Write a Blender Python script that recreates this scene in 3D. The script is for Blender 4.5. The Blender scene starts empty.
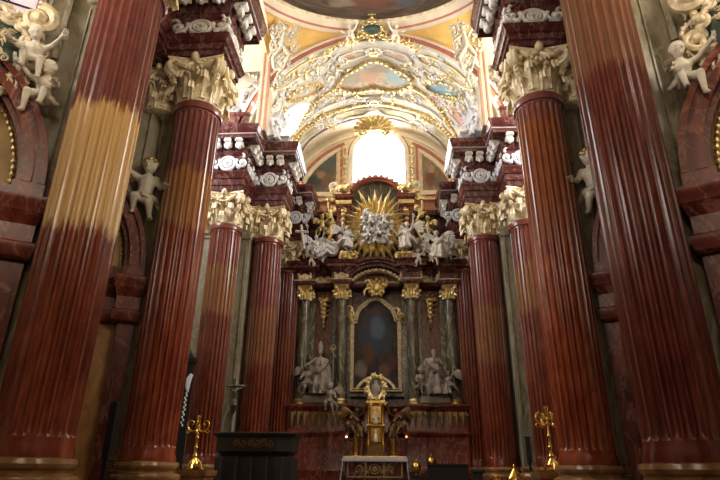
import bpy, bmesh, math, random
from math import sin, cos, pi, radians as RD, sqrt, atan2
from mathutils import Vector, Matrix, noise
random.seed(7)
S = bpy.context.scene
COL = S.collection
# ------------------------------------------------------------------ camera numbers
CF, CP, CY, CR, CD, CZ = 544.46, 0.3979, 0.0551, 0.0093, 0.6227, 1.6
def ray(x, y):
    a, b = x-360, y-240
    u = (a*cos(CR)+b*sin(CR))/CF; v = (-a*sin(CR)+b*cos(CR))/CF
    yy = cos(CP)+v*sin(CP); zz = sin(CP)-v*cos(CP)
    return Vector((u*cos(CY)-yy*sin(CY), u*sin(CY)+yy*cos(CY), zz))
CAMP = Vector((CD, 0, CZ))
def at(x, y, Y):
    r = ray(x, y); return CAMP + r*(Y/r.y)

# ------------------------------------------------------------------ mesh builder
class MB:
    def __init__(s): s.v = []; s.f = []
    def add(s, vs, fs):
        b = len(s.v); s.v += [Vector(p) for p in vs]; s.f += [tuple(i+b for i in q) for q in fs]; return s
    def box(s, x0, x1, y0, y1, z0, z1, bev=0.0):
        if bev <= 0:
            return s.add([(x, y, z) for z in (z0, z1) for y in (y0, y1) for x in (x0, x1)],
                  [(0, 2, 3, 1), (4, 5, 7, 6), (0, 1, 5, 4), (2, 6, 7, 3), (0, 4, 6, 2), (1, 3, 7, 5)])
        poly = [(x0, y0), (x1, y0), (x1, y1), (x0, y1)]
        return s.plan(poly, [(-bev, z0), (0, z0+bev), (0, z1-bev), (-bev, z1)])
    def lathe(s, prof, n=24, c=(0, 0, 0), cap=True, flat=(1, 1)):
        vs = []; fs = []
        for r, z in prof:
            for i in range(n):
                a = 2*pi*i/n; vs.append((c[0]+r*cos(a)*flat[0], c[1]+r*sin(a)*flat[1], c[2]+z))
        for k in range(len(prof)-1):
            for i in range(n):
                j = (i+1) % n; fs.append((k*n+i, k*n+j, (k+1)*n+j, (k+1)*n+i))
        if cap: fs += [tuple(range(n))[::-1], tuple(range((len(prof)-1)*n, len(prof)*n))]
        return s.add(vs, fs)
    def tube(s, pts, rad, n=6, cap=True, flat=1.0, up=None):
        pts = [Vector(p) for p in pts]; m = len(pts)
        if m < 2: return s
        if not hasattr(rad, '__len__'): rad = [rad]*m
        vs = []; fs = []; prev = None
        for k in range(m):
            t = (pts[min(k+1, m-1)]-pts[max(k-1, 0)])
            if t.length < 1e-9: t = Vector((0, 0, 1))
            t.normalize()
            if up is not None: ref = Vector(up)
            elif prev is None: ref = Vector((0, 0, 1)) if abs(t.z) < .9 else Vector((1, 0, 0))
            else: ref = prev
            b = t.cross(ref)
            if b.length < 1e-6: b = t.cross(Vector((1, .3, .2)))
            b.normalize(); nn = b.cross(t).normalized(); prev = nn
            for i in range(n):
                a = 2*pi*i/n; vs.append(pts[k]+(b*cos(a)+nn*sin(a)*flat)*rad[k])
        for k in range(m-1):
            for i in range(n):
                j = (i+1) % n; fs.append((k*n+i, k*n+j, (k+1)*n+j, (k+1)*n+i))
        if cap: fs += [tuple(range(n))[::-1], tuple(range((m-1)*n, m*n))]
        return s.add(vs, fs)
    def loop(s, pts, rad, n=6):
        pts = [Vector(p) for p in pts]; m = len(pts); vs = []; fs = []
        for k in range(m):
            t = (pts[(k+1) % m]-pts[k-1]).normalized()
            ref = Vector((0, -1, .01)) if abs(t.y) < .9 else Vector((0, 0, 1))
            b = t.cross(ref).normalized(); nn = b.cross(t)
            for i in range(n):
                a = 2*pi*i/n; vs.append(pts[k]+(b*cos(a)+nn*sin(a))*rad)
        for k in range(m):
            for i in range(n):
                j = (i+1) % n; q = (k+1) % m; fs.append((k*n+i, k*n+j, q*n+j, q*n+i))
        return s.add(vs, fs)
    def ell(s, c, r, n=10, m=7, rot=None):
        if not hasattr(r, '__len__'): r = (r, r, r)
        vs = []; fs = []; c = Vector(c)
        for k in range(1, m):
            ph = pi*k/m
            for i in range(n):
                a = 2*pi*i/n; p = Vector((r[0]*sin(ph)*cos(a), r[1]*sin(ph)*sin(a), r[2]*cos(ph)))
                if rot is not None: p = rot @ p
                vs.append(c+p)
        t = Vector((0, 0, r[2])); b = Vector((0, 0, -r[2]))
        if rot is not None: t = rot @ t; b = rot @ b
        vs += [c+t, c+b]; T = len(vs)-2; B = T+1
        for k in range(m-2):
            for i in range(n):
                j = (i+1) % n; fs.append((k*n+i, (k+1)*n+i, (k+1)*n+j, k*n+j))
        for i in range(n):
            j = (i+1) % n; fs += [(T, i, j), (B, (m-2)*n+j, (m-2)*n+i)]
        return s.add(vs, fs)
    def cap2(s, a, ra, b, rb, n=10):          # tapered capsule
        a = Vector(a); b = Vector(b); d = b-a; L = d.length
        if L < 1e-6: return s.ell(a, ra, n)
        d.normalize(); pts = []; rr = []
        for k in range(5):
            q = pi/2*k/4; pts.append(a-d*ra*cos(q)); rr.append(max(ra*sin(q), .002))
        for k in range(5):
            q = pi/2*k/4; pts.append(b+d*rb*sin(q)); rr.append(max(rb*cos(q), .002))
        ref = Vector((0, 0, 1)) if abs(d.z) < .9 else Vector((1, 0, 0))
        return s.tube(pts, rr, n, up=ref)
    def prism(s, poly, y0, y1, plane='XZ'):
        n = len(poly)
        mp = (lambda p, q: (p[0], q, p[1])) if plane == 'XZ' else ((lambda p, q: (q, p[0], p[1])) if plane == 'YZ' else (lambda p, q: (p[0], p[1], q)))
        vs = [mp(p, y0) for p in poly]+[mp(p, y1) for p in poly]
        fs = [tuple(range(n)), tuple(range(n, 2*n))[::-1]]+[(i, i+n, (i+1) % n+n, (i+1) % n) for i in range(n)]
        return s.add(vs, fs)
    def plan(s, poly, prof, cap=True):        # closed CCW plan polygon swept up a profile [(offset, z)]
        n = len(poly); P = [Vector((p[0], p[1])) for p in poly]; nor = []
        for i in range(n):
            e = P[(i+1) % n]-P[i]; nor.append(Vector((e.y, -e.x)).normalized())
        mit = []
        for i in range(n):
            a = nor[i-1]; b = nor[i]; m = a+b; d = 1+a.dot(b); mit.append(m/max(d, .15))
        vs = []; fs = []
        for o, z in prof:
            for i in range(n): q = P[i]+mit[i]*o; vs.append((q.x, q.y, z))
        for k in range(len(prof)-1):
            for i in range(n):
                j = (i+1) % n; fs.append((k*n+i, k*n+j, (k+1)*n+j, (k+1)*n+i))
        if cap: fs += [tuple(range(n))[::-1], tuple(range((len(prof)-1)*n, len(prof)*n))]
        return s.add(vs, fs)
    def grid(s, fn, nu, nv, closeu=False):
        vs = [fn(i/(nu if closeu else nu-1), j/(nv-1)) for j in range(nv) for i in range(nu)]
        fs = []
        for j in range(nv-1):
            for i in range(nu if closeu else nu-1):
                k = (i+1) % nu; fs.append((j*nu+i, j*nu+k, (j+1)*nu+k, (j+1)*nu+i))
        return s.add(vs, fs)
    def map(s, fn, start=0):
        for i in range(start, len(s.v)): s.v[i] = Vector(fn(s.v[i]))
        return s
    def join(s, o): return s.add(o.v, o.f)
    def mesh(s, name, mat, smooth=True, ang=40, org=(0, 0, 0), fix=True):
        me = bpy.data.meshes.new(name); o = Vector(org)
        me.from_pydata([tuple(p-o) for p in s.v], [], s.f)
        if fix:
            bm = bmesh.new(); bm.from_mesh(me); bmesh.ops.recalc_face_normals(bm, faces=bm.faces); bm.to_mesh(me); bm.free()
        if smooth:
            me.polygons.foreach_set('use_smooth', [True]*len(me.polygons)); me.set_sharp_from_angle(angle=RD(ang))
        me.materials.append(mat); me.update(); return me
    def build(s, name, mat, parent=None, smooth=True, ang=40, fix=True):
        org = Vector((0, 0, 0)); p = parent
        while p is not None: org += p.location; p = p.parent
        return put(name, s.mesh(name, mat, smooth, ang, org, fix), parent)
def put(name, me, parent=None, loc=(0, 0, 0), rot=(0, 0, 0), sc=(1, 1, 1)):
    o = bpy.data.objects.new(name, me); COL.objects.link(o)
    if parent is not None: o.parent = parent
    o.location = loc; o.rotation_euler = rot; o.scale = sc
    return o
def thing(name, label, cat, loc=(0, 0, 0), group=None, rz=0, sc=1):
    o = bpy.data.objects.new(name, None); COL.objects.link(o); o.location = loc; o.rotation_euler = (0, 0, rz); o.scale = (sc,)*3
    o.empty_display_size = .1; o['label'] = label; o['category'] = cat; o['kind'] = 'thing'
    if group: o['group'] = group
    return o
def tag(o, label, cat, group=None):
    o['label'] = label; o['category'] = cat; o['kind'] = 'thing'
    if group: o['group'] = group
    return o
def struct(o): o['kind'] = 'structure'; return o

# ------------------------------------------------------------------ materials
def N(nt, t, **kw):
    n = nt.nodes.new(t)
    for k, v in kw.items():
        if k in n.inputs: n.inputs[k].default_value = v
        else: setattr(n, k, v)
    return n
def ramp(nt, stops, fac):
    r = nt.nodes.new('ShaderNodeValToRGB'); e = r.color_ramp.elements
    while len(e) < len(stops): e.new(.5)
    for q, (p, c) in zip(e, stops): q.position = p; q.color = (*c, 1)
    nt.links.new(fac, r.inputs['Fac']); return r.outputs['Color']
def mixc(nt, fac, a, b):
    m = nt.nodes.new('ShaderNodeMix'); m.data_type = 'RGBA'
    for sock, v in ((m.inputs[0], fac), (m.inputs[6], a), (m.inputs[7], b)):
        if hasattr(v, 'is_linked'): nt.links.new(v, sock)
        elif isinstance(v, (int, float)): sock.default_value = v
        else: sock.default_value = (*v, 1)
    return m.outputs[2]
def math_(nt, op, a, b=0.0, c=None):
    m = nt.nodes.new('ShaderNodeMath'); m.operation = op
    for i, v in enumerate((a, b) if c is None else (a, b, c)):
        if hasattr(v, 'is_linked'): nt.links.new(v, m.inputs[i])
        else: m.inputs[i].default_value = v
    return m.outputs[0]
def sstep(nt, v, a, b):
    m = nt.nodes.new('ShaderNodeMapRange'); m.interpolation_type = 'SMOOTHSTEP'
    nt.links.new(v, m.inputs[0]); m.inputs[1].default_value = a; m.inputs[2].default_value = b; return m.outputs[0]
def newmat(name, rough=.5, metal=0., spec=.5):
    m = bpy.data.materials.new(name); m.use_nodes = True; nt = m.node_tree; b = nt.nodes['Principled BSDF']
    b.inputs['Roughness'].default_value = rough; b.inputs['Metallic'].default_value = metal; b.inputs['Specular IOR Level'].default_value = spec
    return m, nt, b
def tex(nt, scale=1., stretch=(1, 1, 1), which='Object'):
    tc = nt.nodes.new('ShaderNodeTexCoord'); mp = nt.nodes.new('ShaderNodeMapping')
    nt.links.new(tc.outputs[which], mp.inputs['Vector']); mp.inputs['Scale'].default_value = tuple(scale*q for q in stretch)
    return mp.outputs['Vector']
def nz(nt, vec, scale, detail=5., rough=.6, dist=0.):
    n = N(nt, 'ShaderNodeTexNoise', Scale=scale, Detail=detail, Roughness=rough, Distortion=dist); nt.links.new(vec, n.inputs['Vector']); return n.outputs['Fac']
def bump(nt, b, h, strength=.3, dist=.02):
    u = N(nt, 'ShaderNodeBump', Strength=strength, Distance=dist); nt.links.new(h, u.inputs['Height']); nt.links.new(u.outputs['Normal'], b.inputs['Normal'])
def marble(name, stops, scale=1., rough=.25, stretch=(1, 1, .5), dist=1.2, vein=None, spec=.5):
    m, nt, b = newmat(name, rough, 0, spec); v = tex(nt, 1, stretch)
    c = ramp(nt, stops, nz(nt, v, scale, 8, .65, dist))
    if vein is not None:
        w = math_(nt, 'ABSOLUTE', math_(nt, 'SUBTRACT', nz(nt, v, scale*.8, 6, .6, 2.), .5))
        c = mixc(nt, sstep(nt, w, .035, .0), c, vein)
    nt.links.new(c, b.inputs['Base Color']); return m
def plain(name, col, rough=.6, metal=0., var=.25, scale=4., bmp=0., bs=20.):
    m, nt, b = newmat(name, rough, metal); v = tex(nt)
    lo = tuple(q*(1-var) for q in col); hi = tuple(min(1, q*(1+var)) for q in col)
    nt.links.new(ramp(nt, [(.3, lo), (.7, hi)], nz(nt, v, scale)), b.inputs['Base Color'])
    if bmp: bump(nt, b, nz(nt, v, bs, 3), bmp, .03)
    return m
M = {}
M['red'] = marble('red_marble', [(.3, (.06, .009, .006)), (.5, (.15, .024, .013)), (.72, (.25, .055, .028))], 1.6, .25, vein=(.26, .10, .07))
M['darkred'] = marble('dark_red_marble', [(.3, (.035, .008, .008)), (.55, (.085, .018, .016)), (.75, (.15, .04, .032))], 1.4, .22, vein=(.2, .1, .08))
M['grey'] = marble('grey_green_marble', [(.28, (.07, .06, .038)), (.45, (.22, .185, .11)), (.6, (.33, .30, .21)), (.75, (.22, .10, .06))], .9, .3, (1, 1, .45), 1.8, vein=(.33, .31, .25))
M['greygreen'] = marble('retable_green_marble', [(.28, (.03, .03, .022)), (.48, (.09, .085, .06)), (.62, (.17, .11, .055)), (.78, (.20, .085, .04))], 1.1, .25, (1, 1, .4), 2., vein=(.3, .28, .2))
M['ochre'] = marble('ochre_marble', [(.3, (.28, .12, .035)), (.55, (.48, .24, .075)), (.75, (.58, .34, .14))], 1.2, .3, (1, 1, .7), 2.)
M['base'] = marble('base_ochre_marble', [(.3, (.13, .06, .02)), (.55, (.27, .14, .05)), (.75, (.38, .23, .10))], 2., .18, (1, 1, 1), 1.)
M['gold'] = plain('gilding', (.84, .64, .32), .38, 1., .3, 6., .3, 25.)
M['gilt'] = plain('gilded_stucco', (.68, .56, .36), .5, .12, .4, 5., .2, 30.)
M['cream_gilt'] = plain('cream_gilded_stucco', (.88, .68, .45), .5, .1, .3, 4., .2, 25.)
M['brass'] = plain('brass', (.70, .42, .10), .22, 1., .2, 8.)
M['white'] = plain('white_stucco', (.74, .71, .66), .6, 0, .12, 6., .15, 20.)
M['cool'] = plain('cool_white_stucco', (.66, .66, .69), .55, 0, .14, 6., .15, 20.)
M['ivory'] = plain('ivory_statue', (.72, .65, .52), .45, 0, .2, 5., .15, 20.)
M['trophy'] = plain('dull_cream_stucco', (.43, .37, .27), .7, 0, .3, 6., .2, 20.)
M['stone'] = plain('shade_grey_stone', (.33, .285, .24), .6, 0, .25, 4., .2, 20.)
M['silver'] = plain('silvered_relief', (.70, .71, .74), .35, .55, .2, 8., .2, 25.)
M['cream'] = plain('cream_plaster', (.74, .64, .47), .75, 0, .10, 1.5)
M['tanplaster'] = plain('tan_plaster', (.52, .43, .29), .75, 0, .15, 2.)
M['pale'] = plain('pale_plaster', (.78, .73, .62), .75, 0, .08, 1.2)
M['yellow'] = plain('yellow_plaster', (.80, .50, .15), .75, 0, .14, 1.2)
M['pink'] = plain('rose_plaster', (.48, .17, .11), .7, 0, .15, 3.)
M['peach'] = plain('peach_plaster', (.70, .33, .2), .7, 0, .15, 3.)
M['mauve'] = marble('mauve_marble', [(.3, (.26, .21, .22)), (.6, (.42, .36, .37)), (.8, (.55, .5, .5))], 2., .35)
M['wood'] = plain('dark_wood', (.011, .007, .005), .5, 0, .4, 8.)
M['black'] = plain('dark_iron', (.012, .011, .011), .45, .3, .3, 8.)
M['cloth'] = plain('white_linen', (.42, .42, .50), .8, 0, .1, 6.)
M['floor'] = plain('floor_stone', (.10, .075, .055), .3, 0, .3, 2.)
M['dullgilt'] = plain('dull_gilding', (.33, .22, .08), .5, .5, .35, 8.)
M['darkbronze'] = plain('dark_bronze', (.06, .038, .022), .45, .5, .3, 10.)
M['bronze'] = plain('bronze', (.18, .10, .045), .4, .8, .3, 10.)
M['wax'] = plain('red_wax', (.45, .06, .02), .5, 0, .1, 5.)
M['shield'] = plain('green_enamel_shield', (.06, .09, .07), .3, .2, .4, 5.)
M['panelgold'] = plain('tan_painted_panel', (.46, .30, .11), .55, .0, .35, 1.3)
def emis(name, col, st):
    m, nt, b = newmat(name, .4); b.inputs['Base Color'].default_value = (*[c*.6 for c in col], 1)
    b.inputs['Emission Color'].default_value = (*col, 1); b.inputs['Emission Strength'].default_value = st; return m
# fluted-shaft scagliola: red marble, with a tan band whose ragged ends follow the flutes
def shaft_mat(name, lo, hi, tan, top, amt=1., topamt=1., light_tint=(1, 1, 1)):  # last argument puts each shaft's share of light into its marble colour
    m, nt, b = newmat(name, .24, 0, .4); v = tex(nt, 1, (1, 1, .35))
    T = lambda *q: tuple(a*b for a, b in zip(q, light_tint))
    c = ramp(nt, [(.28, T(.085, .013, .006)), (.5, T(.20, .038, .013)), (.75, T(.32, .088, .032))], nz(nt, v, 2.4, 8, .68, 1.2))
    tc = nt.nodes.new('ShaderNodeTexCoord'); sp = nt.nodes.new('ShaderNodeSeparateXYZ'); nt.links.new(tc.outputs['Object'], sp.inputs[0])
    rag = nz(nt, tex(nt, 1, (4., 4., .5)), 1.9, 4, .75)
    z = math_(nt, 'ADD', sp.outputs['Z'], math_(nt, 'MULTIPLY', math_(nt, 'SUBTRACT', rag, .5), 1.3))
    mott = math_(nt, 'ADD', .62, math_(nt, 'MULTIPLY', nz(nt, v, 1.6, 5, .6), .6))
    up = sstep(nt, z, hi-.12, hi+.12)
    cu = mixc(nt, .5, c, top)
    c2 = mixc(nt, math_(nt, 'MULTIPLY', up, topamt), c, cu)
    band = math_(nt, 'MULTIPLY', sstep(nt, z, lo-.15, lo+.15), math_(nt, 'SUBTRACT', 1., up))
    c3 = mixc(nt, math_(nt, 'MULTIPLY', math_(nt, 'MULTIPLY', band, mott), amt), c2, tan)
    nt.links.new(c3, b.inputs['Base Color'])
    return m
# a painted picture: mottled ground, plus soft colour patches at places of the picture (generated coordinates)
def painting(name, stops, blobs=(), scale=3., axes='XZ', rough=.6, dist=1.5, wob=.16):
    m, nt, b = newmat(name, rough, 0, .3); g = tex(nt, 1, (1, 1, 1), 'Generated')
    c = ramp(nt, stops, nz(nt, g, scale, 5, .6, dist))
    n = N(nt, 'ShaderNodeTexNoise', Scale=5., Detail=4.); nt.links.new(g, n.inputs['Vector'])
    sp = nt.nodes.new('ShaderNodeSeparateXYZ'); nt.links.new(g, sp.inputs[0])
    sn = nt.nodes.new('ShaderNodeSeparateColor'); nt.links.new(n.outputs['Color'], sn.inputs[0])
    A = math_(nt, 'ADD', sp.outputs[axes[0]], math_(nt, 'MULTIPLY', math_(nt, 'SUBTRACT', sn.outputs[0], .5), wob))
    B = math_(nt, 'ADD', sp.outputs[axes[1]], math_(nt, 'MULTIPLY', math_(nt, 'SUBTRACT', sn.outputs[1], .5), wob))
    fine = nz(nt, g, 11., 5, .7)
    for (x, y, rx, ry, col) in blobs:
        d = math_(nt, 'ADD', math_(nt, 'POWER', math_(nt, 'DIVIDE', math_(nt, 'SUBTRACT', A, x), rx), 2.), math_(nt, 'POWER', math_(nt, 'DIVIDE', math_(nt, 'SUBTRACT', B, y), ry), 2.))
        c = mixc(nt, math_(nt, 'MULTIPLY', sstep(nt, math_(nt, 'ADD', d, math_(nt, 'MULTIPLY', fine, .7)), 1.75, .45), .92), c, col)
    nt.links.new(c, b.inputs['Base Color']); return m
PASTEL = [(.28, (.20, .27, .27)), (.38, (.52, .52, .40)), (.47, (.76, .66, .48)), (.54, (.66, .50, .36)), (.62, (.46, .25, .17)), (.70, (.55, .52, .42)), (.80, (.22, .35, .40))]
# ------------------------------------------------------------------ small ornament helpers
def spiral(c, r0, turns, a0, sgn=1, n=26, rin=.12):
    """points of a spiral in a (u, v) plane, outer end first"""
    out = []
    for i in range(n):
        t = i/(n-1); r = r0*((1-t)*(1-rin)+rin); a = a0+sgn*turns*2*pi*t
        out.append((c[0]+r*cos(a), c[1]+r*sin(a)))
    return out
def scroll(mb, mp, c, r0, a0, sgn=1, turns=1.4, th=.05, n=22, d=.0):
    p = spiral(c, r0, turns, a0, sgn, n)
    mb.tube([mp(u, v, d) for u, v in p], [th*(1.05-.5*i/(n-1)) for i in range(n)], 6)
    u, v = p[-1]; mb.ell(mp(u, v, d+th*.3), th*1.5, 7, 5)
def leafblob(mb, mp, c, L, w, a, d=0., th=.04):
    """an acanthus frond lying on a surface: curved spine with side lobes"""
    n = 6; pts = []
    for i in range(n):
        t = i/(n-1); aa = a+.9*t*t
        pts.append((c[0]+L*t*cos(aa), c[1]+L*t*sin(aa)))
    mb.tube([mp(u, v, d) for u, v in pts], [w*(.55+.6*sin(pi*min(1, (i/(n-1))*.9+.1))) * (1-.55*i/(n-1)) for i in range(n)], 5)
    for i in range(1, n-1):
        for sg in (-1, 1):
            b = a+sg*1.0; l = L*.28*(1-i/n*.5)
            u, v = pts[i]
            mb.tube([mp(u, v, d+th*.3), mp(u+l*.6*cos(b), v+l*.6*sin(b), d+th*.6), mp(u+l*cos(b+sg*.4), v+l*sin(b+sg*.4), d)], [w*.5, w*.42, w*.1], 5)
def rinceau(mb, mp, w, h, th=.05, ring=True, d=.04, seed=0):
    """scrolling foliage filling a w x h field about (0, 0)"""
    r = random.Random(seed)
    if ring:
        R = h*.40
        for k in range(2):
            rr = R*(1-.42*k); mb.tube([mp(rr*cos(2*pi*i/20), rr*sin(2*pi*i/20), d+.02*k) for i in range(21)], th*(1-.3*k), 6)
        for k in range(6): a = k*pi/3; mb.ell(mp(R*.3*cos(a), R*.3*sin(a), d+.03), R*.2, 7, 5)
        x0 = R*1.15
    else: x0 = h*.1
    step = h*.62; n = max(1, int((w/2-x0)/step))
    for sg in (-1, 1):
        for k in range(n):
            x = sg*(x0+step*(k+.5)); up = 1 if k % 2 == 0 else -1
            scroll(mb, mp, (x, up*h*.06), h*.34, RD(180 if sg > 0 else 0)-up*sg*.6, up*sg, 1.35, th, 18, d)
            leafblob(mb, mp, (x-sg*step*.4, -up*h*.3), h*.42, th*1.3, RD(20 if sg > 0 else 160), d)
            leafblob(mb, mp, (x+sg*step*.1, up*h*.36), h*.3, th*1.1, RD(60 if sg > 0 else 120), d)
def plane_map(o, U, V, Nn):
    o = Vector(o); U = Vector(U); V = Vector(V); Nn = Vector(Nn)
    return lambda u, v, d: o+U*u+V*v+Nn*d
EXPO = 0.2; NAVE_L = 18; WEST_L = 5.5
# ================================================================== THE SETTING
SD = (-1, 1); SIDE = {-1: 'left', 1: 'right'}
def plan_s(pts, s): return pts if s < 0 else [(-x, y) for x, y in pts][::-1]
struct(MB().box(-12, 12, -11, 21, -.3, 0).build('floor', M['floor'], smooth=False))
o = MB()
for k in range(5): o.box(-5.6, 5.6, 20.2+k*.35, 29.6, k*.2, k*.2+.2)
struct(o.build('trim_1', M['floor'], smooth=False))                       # presbytery steps
for s in SD:
    struct(MB().box(min(s*11, s*11.4), max(s*11, s*11.4), -11, 30, 0, 24).build('wall_'+SIDE[s], M['pale'], smooth=False))
struct(MB().box(-11, 11, -11.4, -11, 0, 24).build('wall_back', M['pale'], smooth=False))
# nave vault (above the frame), chancel vault, dome and pendentives
VR, VZ = 6.1, 15.65
o = MB().grid(lambda u, v: (6.3*cos(pi*u), -11.2+v*24.9, 16.35+5.8*sin(pi*u)), 33, 4)
for s in SD: o.box(min(s*6.2, s*11.4), max(s*6.2, s*11.4), -11.2, 14, 16.36, 16.6)
struct(o.build('ceiling_nave', M['pale'], fix=False))
LUN = (RD(-52), 25.25, RD(15), 1.05)      # the left window lunette in the chancel vault: angle, depth, half sizes
def in_lun(th, y): return ((th-LUN[0])/LUN[2])**2+((y-LUN[1])/LUN[3])**2 < 1
def vpt(th, y, d=0.): return Vector(((VR-d)*sin(th), y, VZ+(VR-d)*cos(th)))
o = MB(); nu, nv = 97, 61; Y0, Y1 = 21.8, 29.6
for j in range(nv):
    for i in range(nu): o.v.append(vpt(-pi/2+pi*i/(nu-1), Y0+(Y1-Y0)*j/(nv-1)))
for j in range(nv-1):
    for i in range(nu-1):
        th = -pi/2+pi*(i+.5)/(nu-1); y = Y0+(Y1-Y0)*(j+.5)/(nv-1)
        if not in_lun(th, y): o.f.append((j*nu+i, j*nu+i+1, (j+1)*nu+i+1, (j+1)*nu+i))
struct(o.build('ceiling_chancel', painting('vault_mottle', [(.3, (.56, .52, .40)), (.45, (.78, .72, .58)), (.58, (.82, .78, .66)), (.72, (.62, .44, .36))], scale=16, rough=.75), fix=False))
def von(px, py, d=0.):                    # where a sight line meets the chancel vault -> (angle, depth)
    r = ray(px, py); ox, oz = CD, CZ-VZ
    a = r.x**2+r.z**2; b = 2*(ox*r.x+oz*r.z); c = ox*ox+oz*oz-VR*VR
    k = (-b+sqrt(max(0, b*b-4*a*c)))/(2*a); p = CAMP+r*k
    return atan2(p.x, p.z-VZ), p.y
# reveal of the lunette window and its pane
n = 40; ring = [(LUN[0]+LUN[2]*cos(2*pi*i/n), LUN[1]+LUN[3]*sin(2*pi*i/n)) for i in range(n)]
w = thing('window_1', 'round-headed side window cut into the left of the chancel vault', 'window', vpt(*LUN[:2])); struct(w)
o = MB().add([vpt(t, y) for t, y in ring]+[vpt(t, y)+Vector((-1.0, 0, .15)) for t, y in ring], [(i, (i+1) % n, (i+1) % n+n, i+n) for i in range(n)])
o.build('window_reveal', M['pale'], w)
MB().add([vpt(t, y)+Vector((-1.0, 0, .15)) for t, y in ring], [tuple(range(n))]).build('window_pane', emis('side_daylight', (1, .97, .9), 16), w, smooth=False, fix=False)
o = MB(); o.loop([vpt(t, y, .03) for t, y in ring], .09); o.build('window_frame', M['white'], w)
# chancel arch: red-banded ring in front of the vault
def arch_ring(mb, r0, r1, y0, y1, zc, a0=0, a1=pi, n=48):
    pts = []
    for r, y in ((r0, y0), (r1, y0), (r1, y1), (r0, y1)):
        pts.append([(r*cos(a0+(a1-a0)*i/n), y, zc+r*sin(a0+(a1-a0)*i/n)) for i in range(n+1)])
    vs = sum(pts, []); m = n+1; fs = []
    for k in range(4):
        for i in range(n): q = (k+1) % 4; fs.append((k*m+i, k*m+i+1, q*m+i+1, q*m+i))
    fs += [(0, m, 2*m, 3*m), (n, 3*m+n, 2*m+n, m+n)]
    return mb.add(vs, fs)
ZC0 = VZ
o = MB(); arch_ring(o, VR-.02, VR+.16, 21.68, 21.86, ZC0); arch_ring(o, VR+.40, VR+.5, 21.6, 21.86, ZC0); struct(o.build('trim_2', M['pale']))
o = MB(); arch_ring(o, VR+.16, VR+.41, 21.66, 21.86, ZC0, RD(8), RD(172)); struct(o.build('trim_3', M['pink']))
# dome: painted saucer on an oval ring
DC = (0, 17.6); DA, DB, DZ = 6.1, 4.1, 22.4
def dome_e(a, k=1.0, z=DZ): return Vector((DC[0]+DA*k*cos(a), DC[1]+DB*k*sin(a), z))
o = MB()
def dring(k0, z0, k1, z1, mat, nm):
    o = MB(); n = 72
    o.add([dome_e(2*pi*i/n, k0, z0) for i in range(n)]+[dome_e(2*pi*i/n, k1, z1) for i in range(n)], [(i, (i+1) % n, (i+1) % n+n, i+n) for i in range(n)])
    struct(o.build(nm, M[mat], fix=False))
dring(1.02, 22.2, 1.0, 22.38, 'cream', 'trim_4'); dring(1.0, 22.38, .985, 22.47, 'pink', 'trim_5'); dring(.985, 22.47, .95, 22.8, 'cream', 'trim_6')
o = MB(); n = 72
for k, z in ((.95, 22.8), (.93, 22.86), (.93, 22.9)): o.v += [dome_e(2*pi*i/n, k, z) for i in range(n)]
o.f = [(j*n+i, j*n+(i+1) % n, (j+1)*n+(i+1) % n, (j+1)*n+i) for j in range(2) for i in range(n)]
struct(o.build('trim_7', M['gilt'], fix=False))
o = MB().grid(lambda u, v: dome_e(2*pi*u, .93*cos(v*pi/2*.98), 22.9+1.7*sin(v*pi/2)), 72, 10, True)
struct(o.build('ceiling_dome', painting('dome_fresco', [(.3, (.03, .02, .014)), (.45, (.065, .043, .028)), (.58, (.10, .068, .045)), (.72, (.19, .13, .085))],
    [(.5, .95, .14, .03, (.13, .05, .03)), (.36, .93, .06, .03, (.20, .15, .10)), (.64, .93, .06, .03, (.07, .085, .09)), (.5, .5, .3, .3, (.30, .27, .22))], 5, 'XY'), fix=False))
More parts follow.
